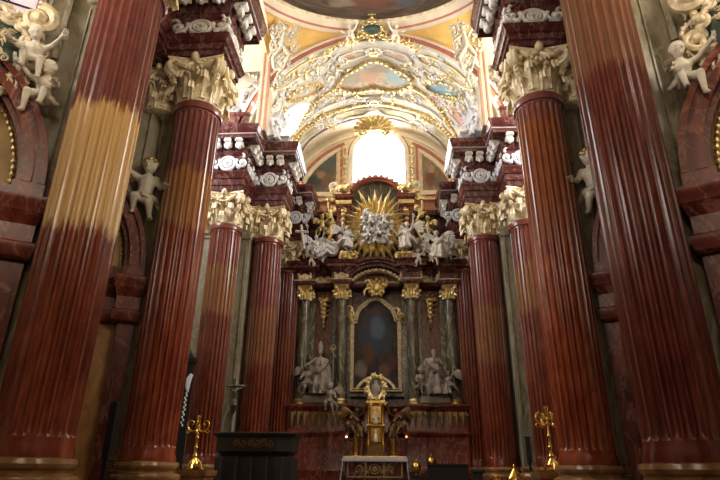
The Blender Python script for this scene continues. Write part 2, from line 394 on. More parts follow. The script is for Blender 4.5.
# pendentives: between chancel (or nave) arch, side arch and dome oval
SX, SPR = 5.15, 20.1
def side_arch(a): return Vector((0, DC[1]+4.2*cos(a), SPR+2.1*sin(a)))     # in the plane x = +-SX, a from 0 (far end) to pi
for s in SD:
    for q, yy in ((1, 21.78), (-1, 13.42)):
        def A1(t, s=s, yy=yy):            # transverse arch from its haunch to the crown
            a = RD(31)+(pi/2-RD(31))*t; return Vector((s*(VR+.4)*cos(a), yy, ZC0+(VR+.4)*sin(a)))
        c0 = A1(0)
        def A2(t, s=s, q=q, c0=c0):
            a = pi/2*t; p = side_arch(a); y = DC[1]+q*(p.y-DC[1]); x = s*SX
            z = c0.z+(22.3-c0.z)*sin(a)
            return Vector((c0.x+(x-c0.x)*min(1, t*4), c0.y+(y-c0.y)*1.0, z))
        def P(u, t, s=s, q=q, A1=A1, A2=A2):
            e = Vector((s*DA*1.02*sin(u*pi/2), DC[1]+q*DB*1.02*cos(u*pi/2), 22.22))
            b1 = A1(1)*(1-u)+A2(1)*u
            return A1(t)*(1-u)+A2(t)*u+(e-b1)*t**2
        struct(MB().grid(P, 15, 17).build('ceiling_pendentive_%s_%s' % (SIDE[s], 'far' if q > 0 else 'near'), M['yellow'], fix=False))
    # transept wall strip under the side arch, jambs at both ends
    for (ya, yb) in ((21.45, 22.3), (13.6, 14.1)):
        o = MB(); o.box(min(s*5.1, s*5.6), max(s*5.1, s*5.6), ya, yb, 16.3, 22.2); struct(o.build('trim_8', M['tanplaster'], smooth=False))
        o = MB()
        for dx, wd in ((.06, .10), (.34, .07)): o.box(min(s*(5.07+dx), s*(5.07+dx+wd)), max(s*(5.07+dx), s*(5.07+dx+wd)), ya-.03 if ya > 20 else yb-.05, ya+.05 if ya > 20 else yb+.03, 16.3, 22.1)
        struct(o.build('trim_9', M['pink'], smooth=False))
    # side arch soffit over the transept
    o = MB(); m = 25; vs = []
    for x in (5.15, 11.0):
        vs += [Vector((s*x, side_arch(pi*i/(m-1)).y, SPR+2.1*sin(pi*i/(m-1)))) for i in range(m)]
    o.add(vs, [(i, i+1, i+1+m, i+m) for i in range(m-1)])
    struct(o.build('ceiling_transept_'+SIDE[s], M['tanplaster'], fix=False))
# transept end walls, east and west walls, with the great side windows
for s in SD:
    struct(MB().box(min(s*6.25, s*11), max(s*6.25, s*11), 23.05, 24.55, 0, 13.15).build('wall_transept_'+SIDE[s], M['grey'], smooth=False))
    struct(MB().box(min(s*5.9, s*11), max(s*5.9, s*11), 22.6, 24.55, 16.3, 22.5).build('wall_transept_upper_'+SIDE[s], M['tanplaster'], smooth=False))
    struct(MB().box(min(s*5.76, s*6.3), max(s*5.76, s*6.3), 23.05, 24.55, 0, 13.15).build('trim_10', M['grey'], smooth=False))
    struct(MB().box(min(s*5.55, s*6.6), max(s*5.55, s*6.6), 24.55, 29.5, 0, 16.3).build('wall_chancel_'+SIDE[s], M['darkred'], smooth=False))
    w = thing('window_2', 'tall %s transept window letting daylight under the dome' % SIDE[s], 'window', (s*10.95, 18, 14.5)); struct(w)
    st = 31 if s > 0 else 24
    MB().add([(s*10.9, 15.4, 14.6), (s*10.9, 20.6, 14.6), (s*10.9, 20.6, 20.5), (s*10.9, 15.4, 20.5)], [(0, 1, 2, 3)]).build('window_pane', emis('transept_daylight_'+SIDE[s], (1, .96, .88) if s > 0 else (.95, .97, 1), st), w, smooth=False, fix=False)
    o = MB()
    for y in (15.4, 16.7, 18, 19.3, 20.6): o.box(min(s*10.8, s*10.9), max(s*10.8, s*10.9), y-.06, y+.06, 14.5, 20.6)
    for z in (14.6, 16.5, 18.5, 20.5): o.box(min(s*10.8, s*10.9), max(s*10.8, s*10.9), 15.3, 20.7, z-.06, z+.06)
    o.build('window_frame', M['mauve'], w, smooth=False)
# west window behind the viewer
w = thing('window_3', 'large west window over the entrance behind the viewer', 'window', (0, -10.95, 8)); struct(w)
MB().add([(-3, -10.9, 10.5), (3, -10.9, 10.5), (3, -10.9, 17.5), (-3, -10.9, 17.5)], [(0, 1, 2, 3)]).build('window_pane', emis('west_daylight', (1, .85, .64), WEST_L), w, smooth=False, fix=False)
o = MB()
for x in (-3, -1, 1, 3): o.box(x-.07, x+.07, -10.9, -10.8, 10.5, 17.5)
for z in (10.5, 12.8, 15.1, 17.5): o.box(-3, 3, -10.9, -10.8, z-.07, z+.07)
o.build('window_frame', M['mauve'], w, smooth=False)

struct(MB().box(-6.1, 6.1, -11, -5, 8.6, 9).box(-6.1, 6.1, -5.3, -5, 9, 10.6).build('added_west_slab', M['pale'], smooth=False))   # unseen slab and parapet added to keep west light off the column feet
# glowing windows added out of view to light the nave
for s in SD:
    w = thing('window_3', 'added %s nave-lighting window, unseen beside the viewer' % SIDE[s], 'window', (s*10.95, 1, 10)); struct(w)
    MB().add([(s*10.9, -4, 10), (s*10.9, 4, 10), (s*10.9, 4, 15.2), (s*10.9, -4, 15.2)], [(0, 1, 2, 3)]).build('window_pane', emis('added_nave_light_'+SIDE[s], (1, .90, .72) if s > 0 else (1, .94, .86), NAVE_L), w, smooth=False, fix=False)
    o = MB()
    for y in (-4, -2, 0, 2, 4): o.box(min(s*10.8, s*10.9), max(s*10.8, s*10.9), y-.06, y+.06, 9.9, 15.3)
    for z in (10, 11.7, 13.4, 15.2): o.box(min(s*10.8, s*10.9), max(s*10.8, s*10.9), -4.1, 4.1, z-.06, z+.06)
    o.build('window_frame', M['mauve'], w, smooth=False)  # frame of the added nave-lighting window
    o = MB().box(min(s*6.1, s*11), max(s*6.1, s*11), -10.9, 5.4, 8.9, 9.3).box(min(s*6.1, s*6.4), max(s*6.1, s*6.4), -10.9, 5.4, 9.3, 10.25).box(min(s*6.1, s*11), max(s*6.1, s*11), 5.1, 5.4, 9.3, 10.25)
    struct(o.build('added_aisle_slab', M['pale'], smooth=False))               # added out-of-view slab and parapet, shading the lower columns
# ------------------------------------------------------------------ altar end wall with the lunette window
YW = 29.35
wx, wz0, wzc = 1.6, 16.6, 19.75
WC = .14
o = MB(); n = 40
outer = [(VR*cos(pi-pi*i/n), VZ+VR*sin(pi-pi*i/n)) for i in range(n+1)]
inner = [(WC+wx*cos(pi-pi*i/n), wzc+wx*sin(pi-pi*i/n)) for i in range(n+1)]
vs = [(x, YW, z) for x, z in outer]+[(x, YW, z) for x, z in inner]
fs = [(i, i+1, i+1+n+1, i+n+1) for i in range(n)]
b = len(vs); vs += [(-VR, YW, 12), (VR, YW, 12), (WC-wx, YW, wz0), (WC+wx, YW, wz0)]
fs += [(0, n+1, b+2, b), (n, b+1, b+3, 2*n+1), (b, b+2, b+3, b+1)]
o.add(vs, fs); struct(o.build('wall_altar', M['cream'], smooth=False, fix=False))
struct(MB().box(-6.4, 6.4, YW+.05, YW+.3, 0, 12.1).build('wall_altar_lower', M['darkred'], smooth=False))
w = thing('window_4', 'bright round-headed window above the gilded sunburst', 'window', (WC, YW, wz0)); struct(w)
o = MB(); full = inner+[(WC+wx, wz0), (WC-wx, wz0)]; m = len(full)
o.add([(x, YW, z) for x, z in full]+[(x, YW+.6, z) for x, z in full], [(i, (i+1) % m, (i+1) % m+m, i+m) for i in range(m)]); o.build('window_reveal', M['pale'], w, fix=False)
MB().add([(x, YW+.55, z) for x, z in full], [tuple(range(m))]).build('window_pane', emis('altar_daylight', (1, .985, .95), 13), w, smooth=False, fix=False)
o = MB(); arch_ring(o, wx, wx+.26, YW-.1, YW+.02, wzc); o.map(lambda p: (p.x+WC, p.y, p.z)); k = len(o.v)
for q in (-1, 1): o.box(WC+min(q*wx, q*(wx+.26)), WC+max(q*wx, q*(wx+.26)), YW-.1, YW+.02, wz0, wzc)
o.build('window_surround', M['pale'], w)
o = MB(); arch_ring(o, wx+.26, wx+.34, YW-.06, YW+.01, wzc); o.map(lambda p: (p.x+WC, p.y, p.z)); o.build('window_moulding', M['pink'], w)
o = MB(); [arch_ring(o, 5.15, 5.33, YW-.06, YW+.02, VZ+.1, a, b) for a, b in ((RD(14), RD(65)), (RD(113), RD(166)))]
for q in (-1, 1): o.box(WC+min(q*2.28, q*2.42), WC+max(q*2.28, q*2.42), YW-.06, YW+.02, 17.0, 20.35)
struct(o.build('trim_11', M['pink']))
o = MB(); arch_ring(o, 5.5, 5.7, YW-.08, YW+.02, VZ+.1, RD(10), RD(170)); [arch_ring(o, 4.9, 5.06, YW-.05, YW+.02, VZ+.1, a, b) for a, b in ((RD(16), RD(64)), (RD(114), RD(164)))]; struct(o.build('trim_12', M['pale']))
struct(MB().box(-5.5, 5.5, YW-.25, YW, 16.75, 17.0).box(-5.5, 5.5, YW-.4, YW, 16.35, 16.45).build('trim_13', M['cream'], smooth=False))
struct(MB().box(-5.5, 5.5, YW-.15, YW, 15.6, 16.7).build('trim_14', M['peach'], smooth=False))
struct(MB().box(-5.5, 5.5, YW-.5, YW, 15.3, 15.6).box(-5.5, 5.5, YW-.2, YW, 13.1, 15.3).build('trim_15', M['darkred'], smooth=False))
# the two lunette paintings and the gilded strips beside the window
for s in SD:
    x0, x1 = WC+s*2.62, s*4.55; R = 4.85; pts = [(x0, 17.1), (x1, 17.1)]
    for i in range(9):
        x = x1+(x0-x1)*i/8; pts.append((x, VZ+.1+sqrt(max(.1, R*R-x*x))))
    p = thing('lunette_painting', 'dark quarter-round wall painting on the %s of the bright altar window' % SIDE[s], 'painting', ((x0+x1)/2, YW, 17.1))
    bl = ([(.3, .25, .25, .22, (.035, .05, .05)), (.55, .45, .16, .12, (.30, .20, .13)), (.75, .3, .2, .2, (.16, .09, .05)), (.75, .75, .3, .25, (.08, .10, .10))] if s < 0 else
          [(.3, .3, .2, .25, (.16, .06, .04)), (.55, .2, .16, .2, (.10, .13, .07)), (.35, .55, .12, .1, (.42, .28, .18)), (.75, .4, .18, .3, (.22, .14, .09))])
    st = [(.3, (.05, .045, .03)), (.5, (.13, .10, .07)), (.7, (.24, .17, .11))] if s < 0 else [(.3, (.15, .10, .06)), (.5, (.26, .18, .11)), (.7, (.38, .28, .19))]
    MB().prism(pts, YW-.06, YW-.02).build('canvas', painting('lunette_oil_'+SIDE[s], st, bl, 4), p, smooth=False)
    MB().loop([(x, YW-.06, z) for x, z in pts], .045).build('frame', M['gilt'], p)
    x = WC+s*2.1
    p = thing('gilded_wall_strip', 'gilded foliage strip climbing the wall %s of the bright altar window' % ('left' if s < 0 else 'right'), 'ornament', (x, YW, 17.1))
    MB().box(x-.13, x+.13, YW-.05, YW-.005, 17.05, 20.4).build('backing', M['pale'], p, smooth=False)
    o = MB(); mp = plane_map((x, YW-.07, 18.7), (1, 0, 0), (0, 0, 1), (0, -1, 0))
    for k in range(9): leafblob(o, mp, (0.08*(-1)**k, -1.5+k*.36), .42, .07, RD(90+30*(-1)**k)); o.ell(mp(0, -1.4+k*.36, .03), .08, 7, 5)
    o.build('foliage', M['gold'], p)

# ------------------------------------------------------------------ colossal columns
NF = 24
def shaft_mesh(H=9.85):
    o = MB(); per = 9; n = NF*per
    def R(t): return .605+.055*t+.012*sin(pi*t)
    rows = [(0, .045, 0), (.01, .04, 0), (.02, .01, 0), (.03, 0, 0), (.034, 0, .6), (.04, 0, 1)]+[(.04+.92*k/16, 0, 1) for k in range(1, 16)]+[(.955, 0, 1), (.962, 0, .6), (.966, 0, 0), (.972, 0, 0), (.974, .05, 0), (.985, .07, 0), (.996, .05, 0), (1, -.02, 0)]
    for t, ad, fl in rows:
        for i in range(n):
            a = 2*pi*i/n; ph = (i % per)/per
            dep = .0 if ph < .24 else sin(pi*(ph-.24)/.76)**.6
            r = R(t)+ad-.066*dep*fl; o.v.append(Vector((r*cos(a), r*sin(a), t*H)))
    m = len(rows)
    for k in range(m-1):
        for i in range(n):
            j = (i+1) % n; o.f.append((k*n+i, k*n+j, (k+1)*n+j, (k+1)*n+i))
    return o
SHAFT = shaft_mesh().mesh('shaft', M['red'], True, 28, fix=False)
o = MB().lathe([(.90, 0), (.93, .04), (.935, .1), (.91, .15), (.80, .17), (.78, .19), (.78, .23), (.80, .25), (.84, .27), (.865, .33), (.84, .40), (.75, .42), (.745, .455), (.70, .47)], 48)
o.map(lambda p: (p.x*.86, p.y*.86, p.z)); BASE = o.mesh('base', M['base'], True, 35)
PED = MB().plan([(-.82, -.82), (.82, -.82), (.82, .82), (-.82, .82)], [(.12, 0), (.12, .25), (.02, .34), (0, .38), (0, 1.08), (.06, 1.14), (.1, 1.2), (.1, 1.3)]).mesh('pedestal', M['red'], False)
def acanthus(mb, a, r0, z0, h, w, out, n=8):
    """a leaf rising along the bell at angle a, curling outwards at its tip"""
    def fn(u, v):
        q = u*2-1; t = v
        if t < .72: k = t/.72; r = r0+.05*k+.02; z = z0+h*k
        else: k = (t-.72)/.28; an = k*pi*1.15; r = r0+.07+out*(1-cos(an))*.5+0.02*k; z = z0+h+out*.55*sin(an)-out*.35*k
        ww = w*(.75+.45*sin(pi*min(t*1.15, 1)))*(1-.35*t)*(1+.16*cos(t*30))
        x = q*ww; r += .05*(1-abs(q))-.03*q*q+.02*cos(q*9)
        p = Vector((r, x, z)); return Vector((p.x*cos(a)-p.y*sin(a), p.x*sin(a)+p.y*cos(a), p.z))
    mb.grid(fn, 9, 11)
def capital_meshes():
    bell = MB().lathe([(.60, 0), (.64, .02), (.64, .06), (.60, .09), (.60, .5), (.62, .9), (.70, 1.15), (.84, 1.28), (.86, 1.33), (.7, 1.34)], 32)
    for i in range(8): acanthus(bell, 2*pi*i/8, .60, .03, .36, .24, .30)
    for i in range(8): acanthus(bell, 2*pi*(i+.5)/8, .62, .1, .68, .25, .34)
    for k in range(4):                              # fleuron, mask and swags on each face
        a = k*pi/2-pi/2; U = (cos(a+pi/2), sin(a+pi/2), 0); Nn = (cos(a), sin(a), 0); mp = plane_map((.80*cos(a), .80*sin(a), 1.05), U, (0, 0, 1), Nn)
        bell.ell(mp(0, .36, .06), (.13, .13, .15)); bell.ell(mp(0, .48, .05), .08)
        for sg in (-1, 1):
            bell.tube([mp(sg*(.05+.5*t), .2-.16*sin(pi*t), .0+.1*t) for t in [i/8 for i in range(9)]], [.05+.03*sin(pi*i/8) for i in range(9)], 6)
            scroll(bell, mp, (sg*.2, .12), .17, RD(90), -sg, 1.2, .045)
            leafblob(bell, mp, (sg*.1, -.25), .4, .06, RD(90-sg*35))
        for i in range(5): bell.ell(mp(-.24+.12*i, -.02-.08*cos((i-2)*.7), .08), .07, 7, 5)
    ab = MB(); pts = []
    for k in range(4):
        for i in range(9):
            t = i/8; a = -pi/4+k*pi/2; b = a+pi/2
            x = cos(a)*(1-t)+cos(b)*t; y = sin(a)*(1-t)+sin(b)*t; bow = 1-.17*sin(pi*t)
            if 0 < i: pts.append((x*1.20*bow, y*1.20*bow))
    ab.plan(pts, [(-.06, 1.32), (-.03, 1.36), (-.05, 1.4), (0, 1.44), (0, 1.5)])
    vo = MB(); mp = plane_map((.90, 0, 1.12), (1, 0, 0), (0, 0, 1), (0, 1, 0))
    for d in (-.09, 0, .09): scroll(vo, mp, (.04, .0), .25, RD(95), -1, 1.7, .075 if d else .09, 26, d)
    vo.tube([mp(-.3, -.45, 0), mp(-.2, -.1, 0), mp(-.05, .2, 0), mp(.06, .25, 0)], [.07, .09, .1, .09], 6)
    leafblob(vo, mp, (-.05, -.5), .55, .1, RD(50))
    return bell, ab, vo
bell, ab, vo = capital_meshes()
CAPM = {}
for key in ('cream_gilt', 'gilt'):
    CAPM[key] = (bell.mesh('capital', M[key], True, 50), ab.mesh('abacus', M[key], True, 40), vo.mesh('volute', M[key], True, 50))
def capital(parent, z, key, rz=0., sc=1., pose=None):
    b, a, v = CAPM[key]
    c = put('capital', b, parent, (0, 0, z), (0, 0, rz), (sc,)*3)
    if pose: c.location = pose
    put('abacus', a, c)
    for k in range(4): put('volute', v, c, (0, 0, 0), (0, 0, pi/4+k*pi/2))
    return c
def column(x, y, label, mat, key):
    t = thing('fluted_column', label, 'column', (x, y, 0), 'colossal fluted marble columns')
    put('pedestal', PED, t); put('base', BASE, t, (0, 0, 1.3))
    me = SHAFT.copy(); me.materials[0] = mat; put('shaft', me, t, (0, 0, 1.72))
    capital(t, 11.57, key)
    return t
TAN = (.66, .42, .17); PUR_SKY = (.15, .075, .085)  # the purple is reflected sky light painted into the shaft tops
CW = 5.09
column(-CW, 9.0, 'nearest left fluted column, red below with a wide tan band and purplish top', shaft_mat('shaft_near_left', 3.85, 6.45, TAN, PUR_SKY, 1.1, .7), 'cream_gilt')
column(CW, 9.0, 'nearest right fluted column, glossy dark red with brownish upper part', shaft_mat('shaft_near_right', 7.0, 12, (.24, .12, .06), PUR_SKY, .6, 1., (.62, .55, .85)), 'cream_gilt')
column(-CW, 13.54, 'second fluted column on the left, behind the tan-banded one', shaft_mat('shaft_second_left', 5.9, 7.6, (.34, .17, .06), PUR_SKY, .7, .9, (1.1, 1.05, 1)), 'cream_gilt')
column(CW, 13.54, 'second fluted column on the right, orange-red beside the right candelabrum', shaft_mat('shaft_second_right', 5.2, 9, (.25, .11, .045), PUR_SKY, .35, 1., (1.2, 1.15, 1)), 'cream_gilt')
for s in SD:
    L = SIDE[s]
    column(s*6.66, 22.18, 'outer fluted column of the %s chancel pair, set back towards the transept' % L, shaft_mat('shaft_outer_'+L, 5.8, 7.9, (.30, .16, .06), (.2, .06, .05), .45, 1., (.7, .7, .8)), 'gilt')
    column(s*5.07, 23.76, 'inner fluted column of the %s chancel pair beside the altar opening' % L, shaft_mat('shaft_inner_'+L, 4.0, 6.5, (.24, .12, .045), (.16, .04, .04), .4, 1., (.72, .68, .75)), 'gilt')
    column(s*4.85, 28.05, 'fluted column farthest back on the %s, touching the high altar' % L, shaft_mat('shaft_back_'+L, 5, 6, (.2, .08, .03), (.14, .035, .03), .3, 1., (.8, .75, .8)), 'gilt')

# ------------------------------------------------------------------ entablatures
ARCHI = [(0, 13.1), (0, 13.36), (.05, 13.38), (.05, 13.66), (.1, 13.7), (.16, 13.9), (.2, 13.98), (.2, 14.03), (-.02, 14.05)]
FRI = [(0, 14.03), (0, 14.92)]
COR = [(0, 14.9), (.05, 14.95), (.08, 15.05), (.1, 15.06), (.1, 15.48), (.16, 15.56), (.5, 15.57), (.5, 15.74), (.53, 15.76)]
CORT = [(.50, 15.74), (.55, 15.75), (.56, 15.80), (.52, 15.81)]
COR2 = [(.52, 15.80), (.60, 15.92), (.66, 16.1), (.67, 16.24), (0, 16.3)]
def modillion():
    o = MB(); pr = [(0, .02), (.05, -.14), (.17, -.24), (.28, -.2), (.33, -.1), (.3, -.03), (.38, .02), (.44, .08), (.44, .14), (0, .14)]
    o.prism(pr, -.13, .13, 'YZ')                    # y outwards
    for x in (-.15, .15):
        o.tube([(x, .18+.09*cos(a), -.12+.09*sin(a)) for a in [i*pi/6 for i in range(13)]], .03, 5)
        o.tube([(x, .37+.05*cos(a), .06+.05*sin(a)) for a in [i*pi/6 for i in range(13)]], .022, 5)
    o.ell((0, .2, -.2), (.1, .12, .12)); o.ell((0, .26, -.26), (.07, .07, .08))
    return o
MODM = modillion().mesh('modillion', M['white'], True, 50)
def nave_z(z): return 13.1+(z-13.1)*.76 if z < 14.9 else 14.468+(z-14.9)*1.308
def entablature(name, label, poly, s, fronts, pivot, frmat='darkred', relief=(), group=None, med='cool', wz=lambda z: z):
    def WM(mb): return mb.map(lambda p: (p.x, p.y, wz(p.z)))
    P = plan_s(poly, s)
    t = thing(name, label, 'entablature', pivot, group)
    WM(MB().plan(P, ARCHI)).build('architrave', M['darkred'], t, ang=25)
    fz = WM(MB().plan(P, FRI)).build('frieze', M[frmat], t, ang=25)
    WM(MB().plan(P, COR).plan(P, COR2)).build('cornice', M['darkred'], t, ang=25)
    WM(MB().plan(P, CORT)).build('cornice_fillet', M['mauve'], t, ang=25)
    for (x0, y0, x1, y1, n) in fronts:               # modillions along a front edge (outward normal to the right of travel)
        x0 *= -s; x1 *= -s
        d = Vector((x1-x0, y1-y0, 0)); nn = Vector((d.y, -d.x, 0)).normalized()*(-s)
        for k in range(n):
            f = (k+.5)/n; p = Vector((x0, y0, wz(15.56)-.14*wz(15.42)/15.42))+d*f+nn*.09
            q = put('modillion', MODM, t, p-Vector(pivot), (0, 0, atan2(nn.y, nn.x)-pi/2))
    for i, (x0, y0, x1, y1, ring) in enumerate(relief):
        x0 *= -s; x1 *= -s
        d = Vector((x1-x0, y1-y0, 0)); L = d.length; U = d.normalized(); nn = Vector((d.y, -d.x, 0)).normalized()*(-s)
        o = MB(); rinceau(o, plane_map(((x0+x1)/2, (y0+y1)/2, 14.47), U, (0, 0, 1), nn), L*.96, .84, .072, ring, .06, i+7)
        WM(o).build('relief', M[med], fz)
    return t
# coordinates below are for the left side (x negative)
for s in SD:
    L = SIDE[s]
    poly = [(-9, -9), (-6.0, -9), (-6.0, 8.2), (-4.3, 8.2), (-4.3, 9.8), (-6.0, 9.8), (-6.0, 12.76), (-4.3, 12.76), (-4.3, 14.3), (-9, 14.3)]
    R = [(-p[0], p[1]) for p in poly]
    fr = [(-5.87, 12.76, -4.3, 12.76, 3), (-4.3, 12.76, -4.3, 14.3, 3), (-6.0, 9.9, -6.0, 12.6, 5)]
    rl = [(-5.87, 12.76, -4.3, 12.76, True), (-4.3, 12.76, -4.3, 14.3, True), (-6.0, 10.4, -6.0, 12.7, False)]
    entablature('nave_entablature', '%s nave entablature jutting out over the second column, with white consoles' % L, poly, s, fr, (s*5.09, 13.5, 13.1), 'red', rl, 'nave entablatures', 'white', nave_z)
    poly = [(-11, 22.75), (-7.44, 22.75), (-7.44, 21.4), (-5.88, 21.4), (-5.88, 22.98), (-4.29, 22.98), (-4.29, 24.55), (-11, 24.55)]
    fr = [(-7.44, 21.4, -5.88, 21.4, 3), (-5.88, 21.4, -5.88, 22.9, 3), (-5.8, 22.98, -4.29, 22.98, 3), (-4.29, 22.98, -4.29, 24.55, 3), (-9.5, 22.75, -7.6, 22.75, 4)]
    rl = [(-7.44, 21.4, -5.88, 21.4, True), (-5.88, 21.4, -5.88, 22.98, False), (-5.88, 22.98, -4.29, 22.98, True), (-4.29, 22.98, -4.29, 24.5, False), (-10, 22.75, -7.5, 22.75, False)]
    entablature('chancel_entablature', 'stepped %s chancel entablature with two white frieze medallions over the column pair' % L, poly, s, fr, (s*5.8, 23, 13.1), 'darkred', rl, 'chancel entablatures', 'cool')
    poly = [(-5.55, 24.7), (-4.95, 24.7), (-4.95, 27.3), (-4.1, 27.3), (-4.1, 29.1), (-5.55, 29.1)]
    fr = [(-4.9, 27.3, -4.1, 27.3, 2), (-4.1, 27.3, -4.1, 29.0, 3)]
    rl = [(-4.95, 27.3, -4.1, 27.3, True), (-4.1, 27.3, -4.1, 29.0, False)]
    entablature('altar_side_entablature', 'small %s entablature piece farthest back beside the lunette painting' % L, poly, s, fr, (s*4.8, 28, 13.1), 'darkred', rl, 'altar side entablatures', 'cool')
    # pedestal blocks above the entablature
    x = s*6.66
    t = tag(MB().plan([(x-.62, 21.6), (x+.62, 21.6), (x+.62, 22.8), (x-.62, 22.8)], [(.06, 16.3), (.06, 16.45), (0, 16.5), (0, 17.25), (.08, 17.35), (.08, 17.45)]).build('attic_pedestal', M['darkred'], smooth=False), 'red marble block on top of the %s chancel cornice, over the outer column' % L, 'pedestal')
    x = s*5.05
    t = tag(MB().plan([(x-.72, 23.1), (x+.72, 23.1), (x+.72, 24.5), (x-.72, 24.5)], [(.06, 16.3), (.06, 16.45), (0, 16.5), (0, 16.95), (.06, 17.0), (.06, 17.1)]).build('attic_pedestal', M['mauve'], smooth=False), 'mauve marble block on top of the %s chancel cornice, over the inner column' % L, 'pedestal')
    t = tag(MB().plan(plan_s([(-5.2, 27.5), (-4.4, 27.5), (-4.4, 28.6), (-5.2, 28.6)], s), [(.06, 16.28), (.06, 16.4), (0, 16.45), (0, 17.1), (.08, 17.15), (.08, 17.3)]).build('attic_pedestal', M['peach'], smooth=False), 'peach painted block above the farthest %s column beside the lunette painting' % L, 'pedestal')

# ------------------------------------------------------------------ pilasters with gilded capitals behind the columns
def pilaster(name, label, s, x0, x1, y0, y1, key, capx, capy, csc=.86):
    t = thing(name, label, 'pilaster', ((x0+x1)/2*s, y0, 0), 'grey marble pilasters')
    a, b = sorted((x0*s, x1*s))
    MB().plan([(a, y0), (b, y0), (b, y1), (a, y1)], [(.12, 0), (.12, 1.3), (.1, 1.5), (.02, 1.7), (0, 1.76), (0, 11.35), (.06, 11.4), (.06, 11.55), (0, 11.57), (0, 13.1)]).build('shaft', M['grey'], t, smooth=False)
    MB().plan([(a, y0), (b, y0), (b, y1), (a, y1)], [(.0, 1.3), (.14, 1.32), (.16, 1.45), (.08, 1.52), (.12, 1.6), (.1, 1.7), (.01, 1.74)]).build('base', M['base'], t)
    o = MB()
    for k, (wa, wb) in enumerate(((.16, .2), (.8, .84))): o.box(a+(b-a)*wa, a+(b-a)*wb, y0-.035, y0, 1.9, 11.2)
    o.build('fillet', M['grey'], t, smooth=False)
    c = capital(t, 11.57, key, 0, csc, None); c.location = (capx*s-t.location.x, capy-t.location.y, 11.57); c.scale = (csc, csc, 1.0)
    return t
for s in SD:
    L = SIDE[s]
    pilaster('marble_pilaster', 'grey marble pilaster just outside the second %s column' % L, s, 5.8, 6.2, 13.6, 14.2, 'cream_gilt', 6.35, 13.75, .78)
    pilaster('marble_pilaster', 'grey marble pilaster just outside the nearest %s column' % L, s, 5.8, 6.12, 9.1, 9.7, 'cream_gilt', 6.35, 9.3, .78)
    pilaster('marble_pilaster', 'grey pilaster outside the outer %s chancel column, by the transept' % L, s, 7.25, 8.3, 22.85, 23.4, 'gilt', 7.75, 23.15, .72)
    pilaster('marble_pilaster', 'grey pilaster squeezed between the two %s chancel columns' % L, s, 5.78, 6.3, 22.98, 23.5, 'gilt', 5.98, 23.5, .72)
# ------------------------------------------------------------------ splayed side bays: wall, arch with impost, panel
def bay(s, Py, near):
    P = Vector((s*5.95, Py, 0)); D = Vector((s*.86, -.5, 0)).normalized(); Nn = Vector((-s*.5, -.86, 0)).normalized()
    W = lambda t, d, z: P+D*t+Nn*d+Vector((0, 0, z))
    def mp(p): return W(p.x, p.y, p.z)                # build with x = t, y = out of the wall, z = up
    L = SIDE[s]; ord_ = 'nearest' if near else 'second'
    o = MB().box(-.3, 5.8, -.5, 0, 0, 13.1).map(mp); struct(o.build('wall_%s_%s_bay' % (L, ord_), M['grey'], smooth=False))
    o = MB()
    for a, b, d in ((.0, .16, .12), (.24, .29, .05)): o.box(a-.05, b-.05, 0, d, 1.3, 13.1)
    for a, b in ((.62, .74), (1.0, 1.08)): o.box(a, b, 0, .1, 9.7, 13.1)
    o.map(mp); struct(o.build('trim_16', M['grey'], smooth=False))
    c, R, zs = 3.55, 3.33, 6.55
    t = thing('side_arch', 'red marble blind arch of the %s %s bay with a gilt-edged tan panel' % (ord_, L), 'arch', W(c, 0, 0), 'red marble side arches')
    def ring(r0, r1, d, n=40):
        m = MB(); arch_ring(m, r0, r1, 0, 1, 0, 0, pi, n); m.map(lambda p: (c+p.x, d*(1-p.y)+.005, zs+p.z)); return m
    o = MB()
    for r0, r1, d in ((R-.12, R, .46), (R-.24, R-.11, .38), (R-.40, R-.23, .46), (R-.50, R-.38, .28)): o.join(ring(r0, r1, d))
    o.map(mp).build('archivolt', M['red'], t)
    for a in (c-R, c+R-.5):
        o = MB()
        q = 0 if a < c else .1
        o.box(a+q, a+q+.4, 0, .36, 0, 5.1); o.box(a+q+.08, a+q+.32, .36, .40, 1.4, 4.8)
        o.map(mp).build('jamb', M['red'], t, smooth=False)
    o = MB(); pl = [(c-R-.02, 0.0), (c-R-.02, .45), (c-R+.52, .45), (c-R+.52, .16), (c+R-.52, .16), (c+R-.52, .45), (c+R+.02, .45), (c+R+.02, 0)]
    o.plan(pl[::-1], [(0, 5.0), (.06, 5.05), (.1, 5.2), (.1, 5.3), (.02, 5.36), (.02, 5.68), (.05, 5.74), (.08, 5.85), (.13, 5.92), (.15, 6.05), (.18, 6.12), (.18, 6.22), (0, 6.3), (0, 6.55)])
    o.map(mp).build('impost', M['red'], t, ang=25)
    n = 30; pr = [(c-(R-.72), 6.5)]; r = R-.50
    arc = [(c+r*cos(pi-pi*i/n), zs+r*sin(pi-pi*i/n)) for i in range(n+1)]
    MB().prism([(c-r, 6.4), (c+r, 6.4)]+arc[::-1], .02, .06).map(mp).build('panel', M['panelgold'], t, smooth=False)
    r = R-.60; arc = [(c+r*cos(pi-pi*i/n), zs+.08+r*sin(pi-pi*i/n)) for i in range(n+1)]
    o = MB(); o.loop([W(x, .08, z) for x, z in arc+[(c+r, 6.42), (c-r, 6.42)]], .035)
    pts = arc
    for k in range(0, len(arc)-1):
        for f in (0, .5): o.ell(W(arc[k][0]*(1-f)+arc[k+1][0]*f, .1, arc[k][1]*(1-f)+arc[k+1][1]*f), .055, 6, 4)
    for k in range(9): o.ell(W(c-r, .1, 6.45+.01*k), .05, 6, 4)
    o.build('gilded_border', M['gold'], t)
    MB().box(c-R+.4, c+R-.4, .02, .07, 0, 5.05).map(mp).build('lower_panel', M['ochre'], t, smooth=False)
    return W, t
BAY = {}
for s in SD:
    BAY[s, 1] = bay(s, 9.35, True); BAY[s, 2] = bay(s, 13.95, False)
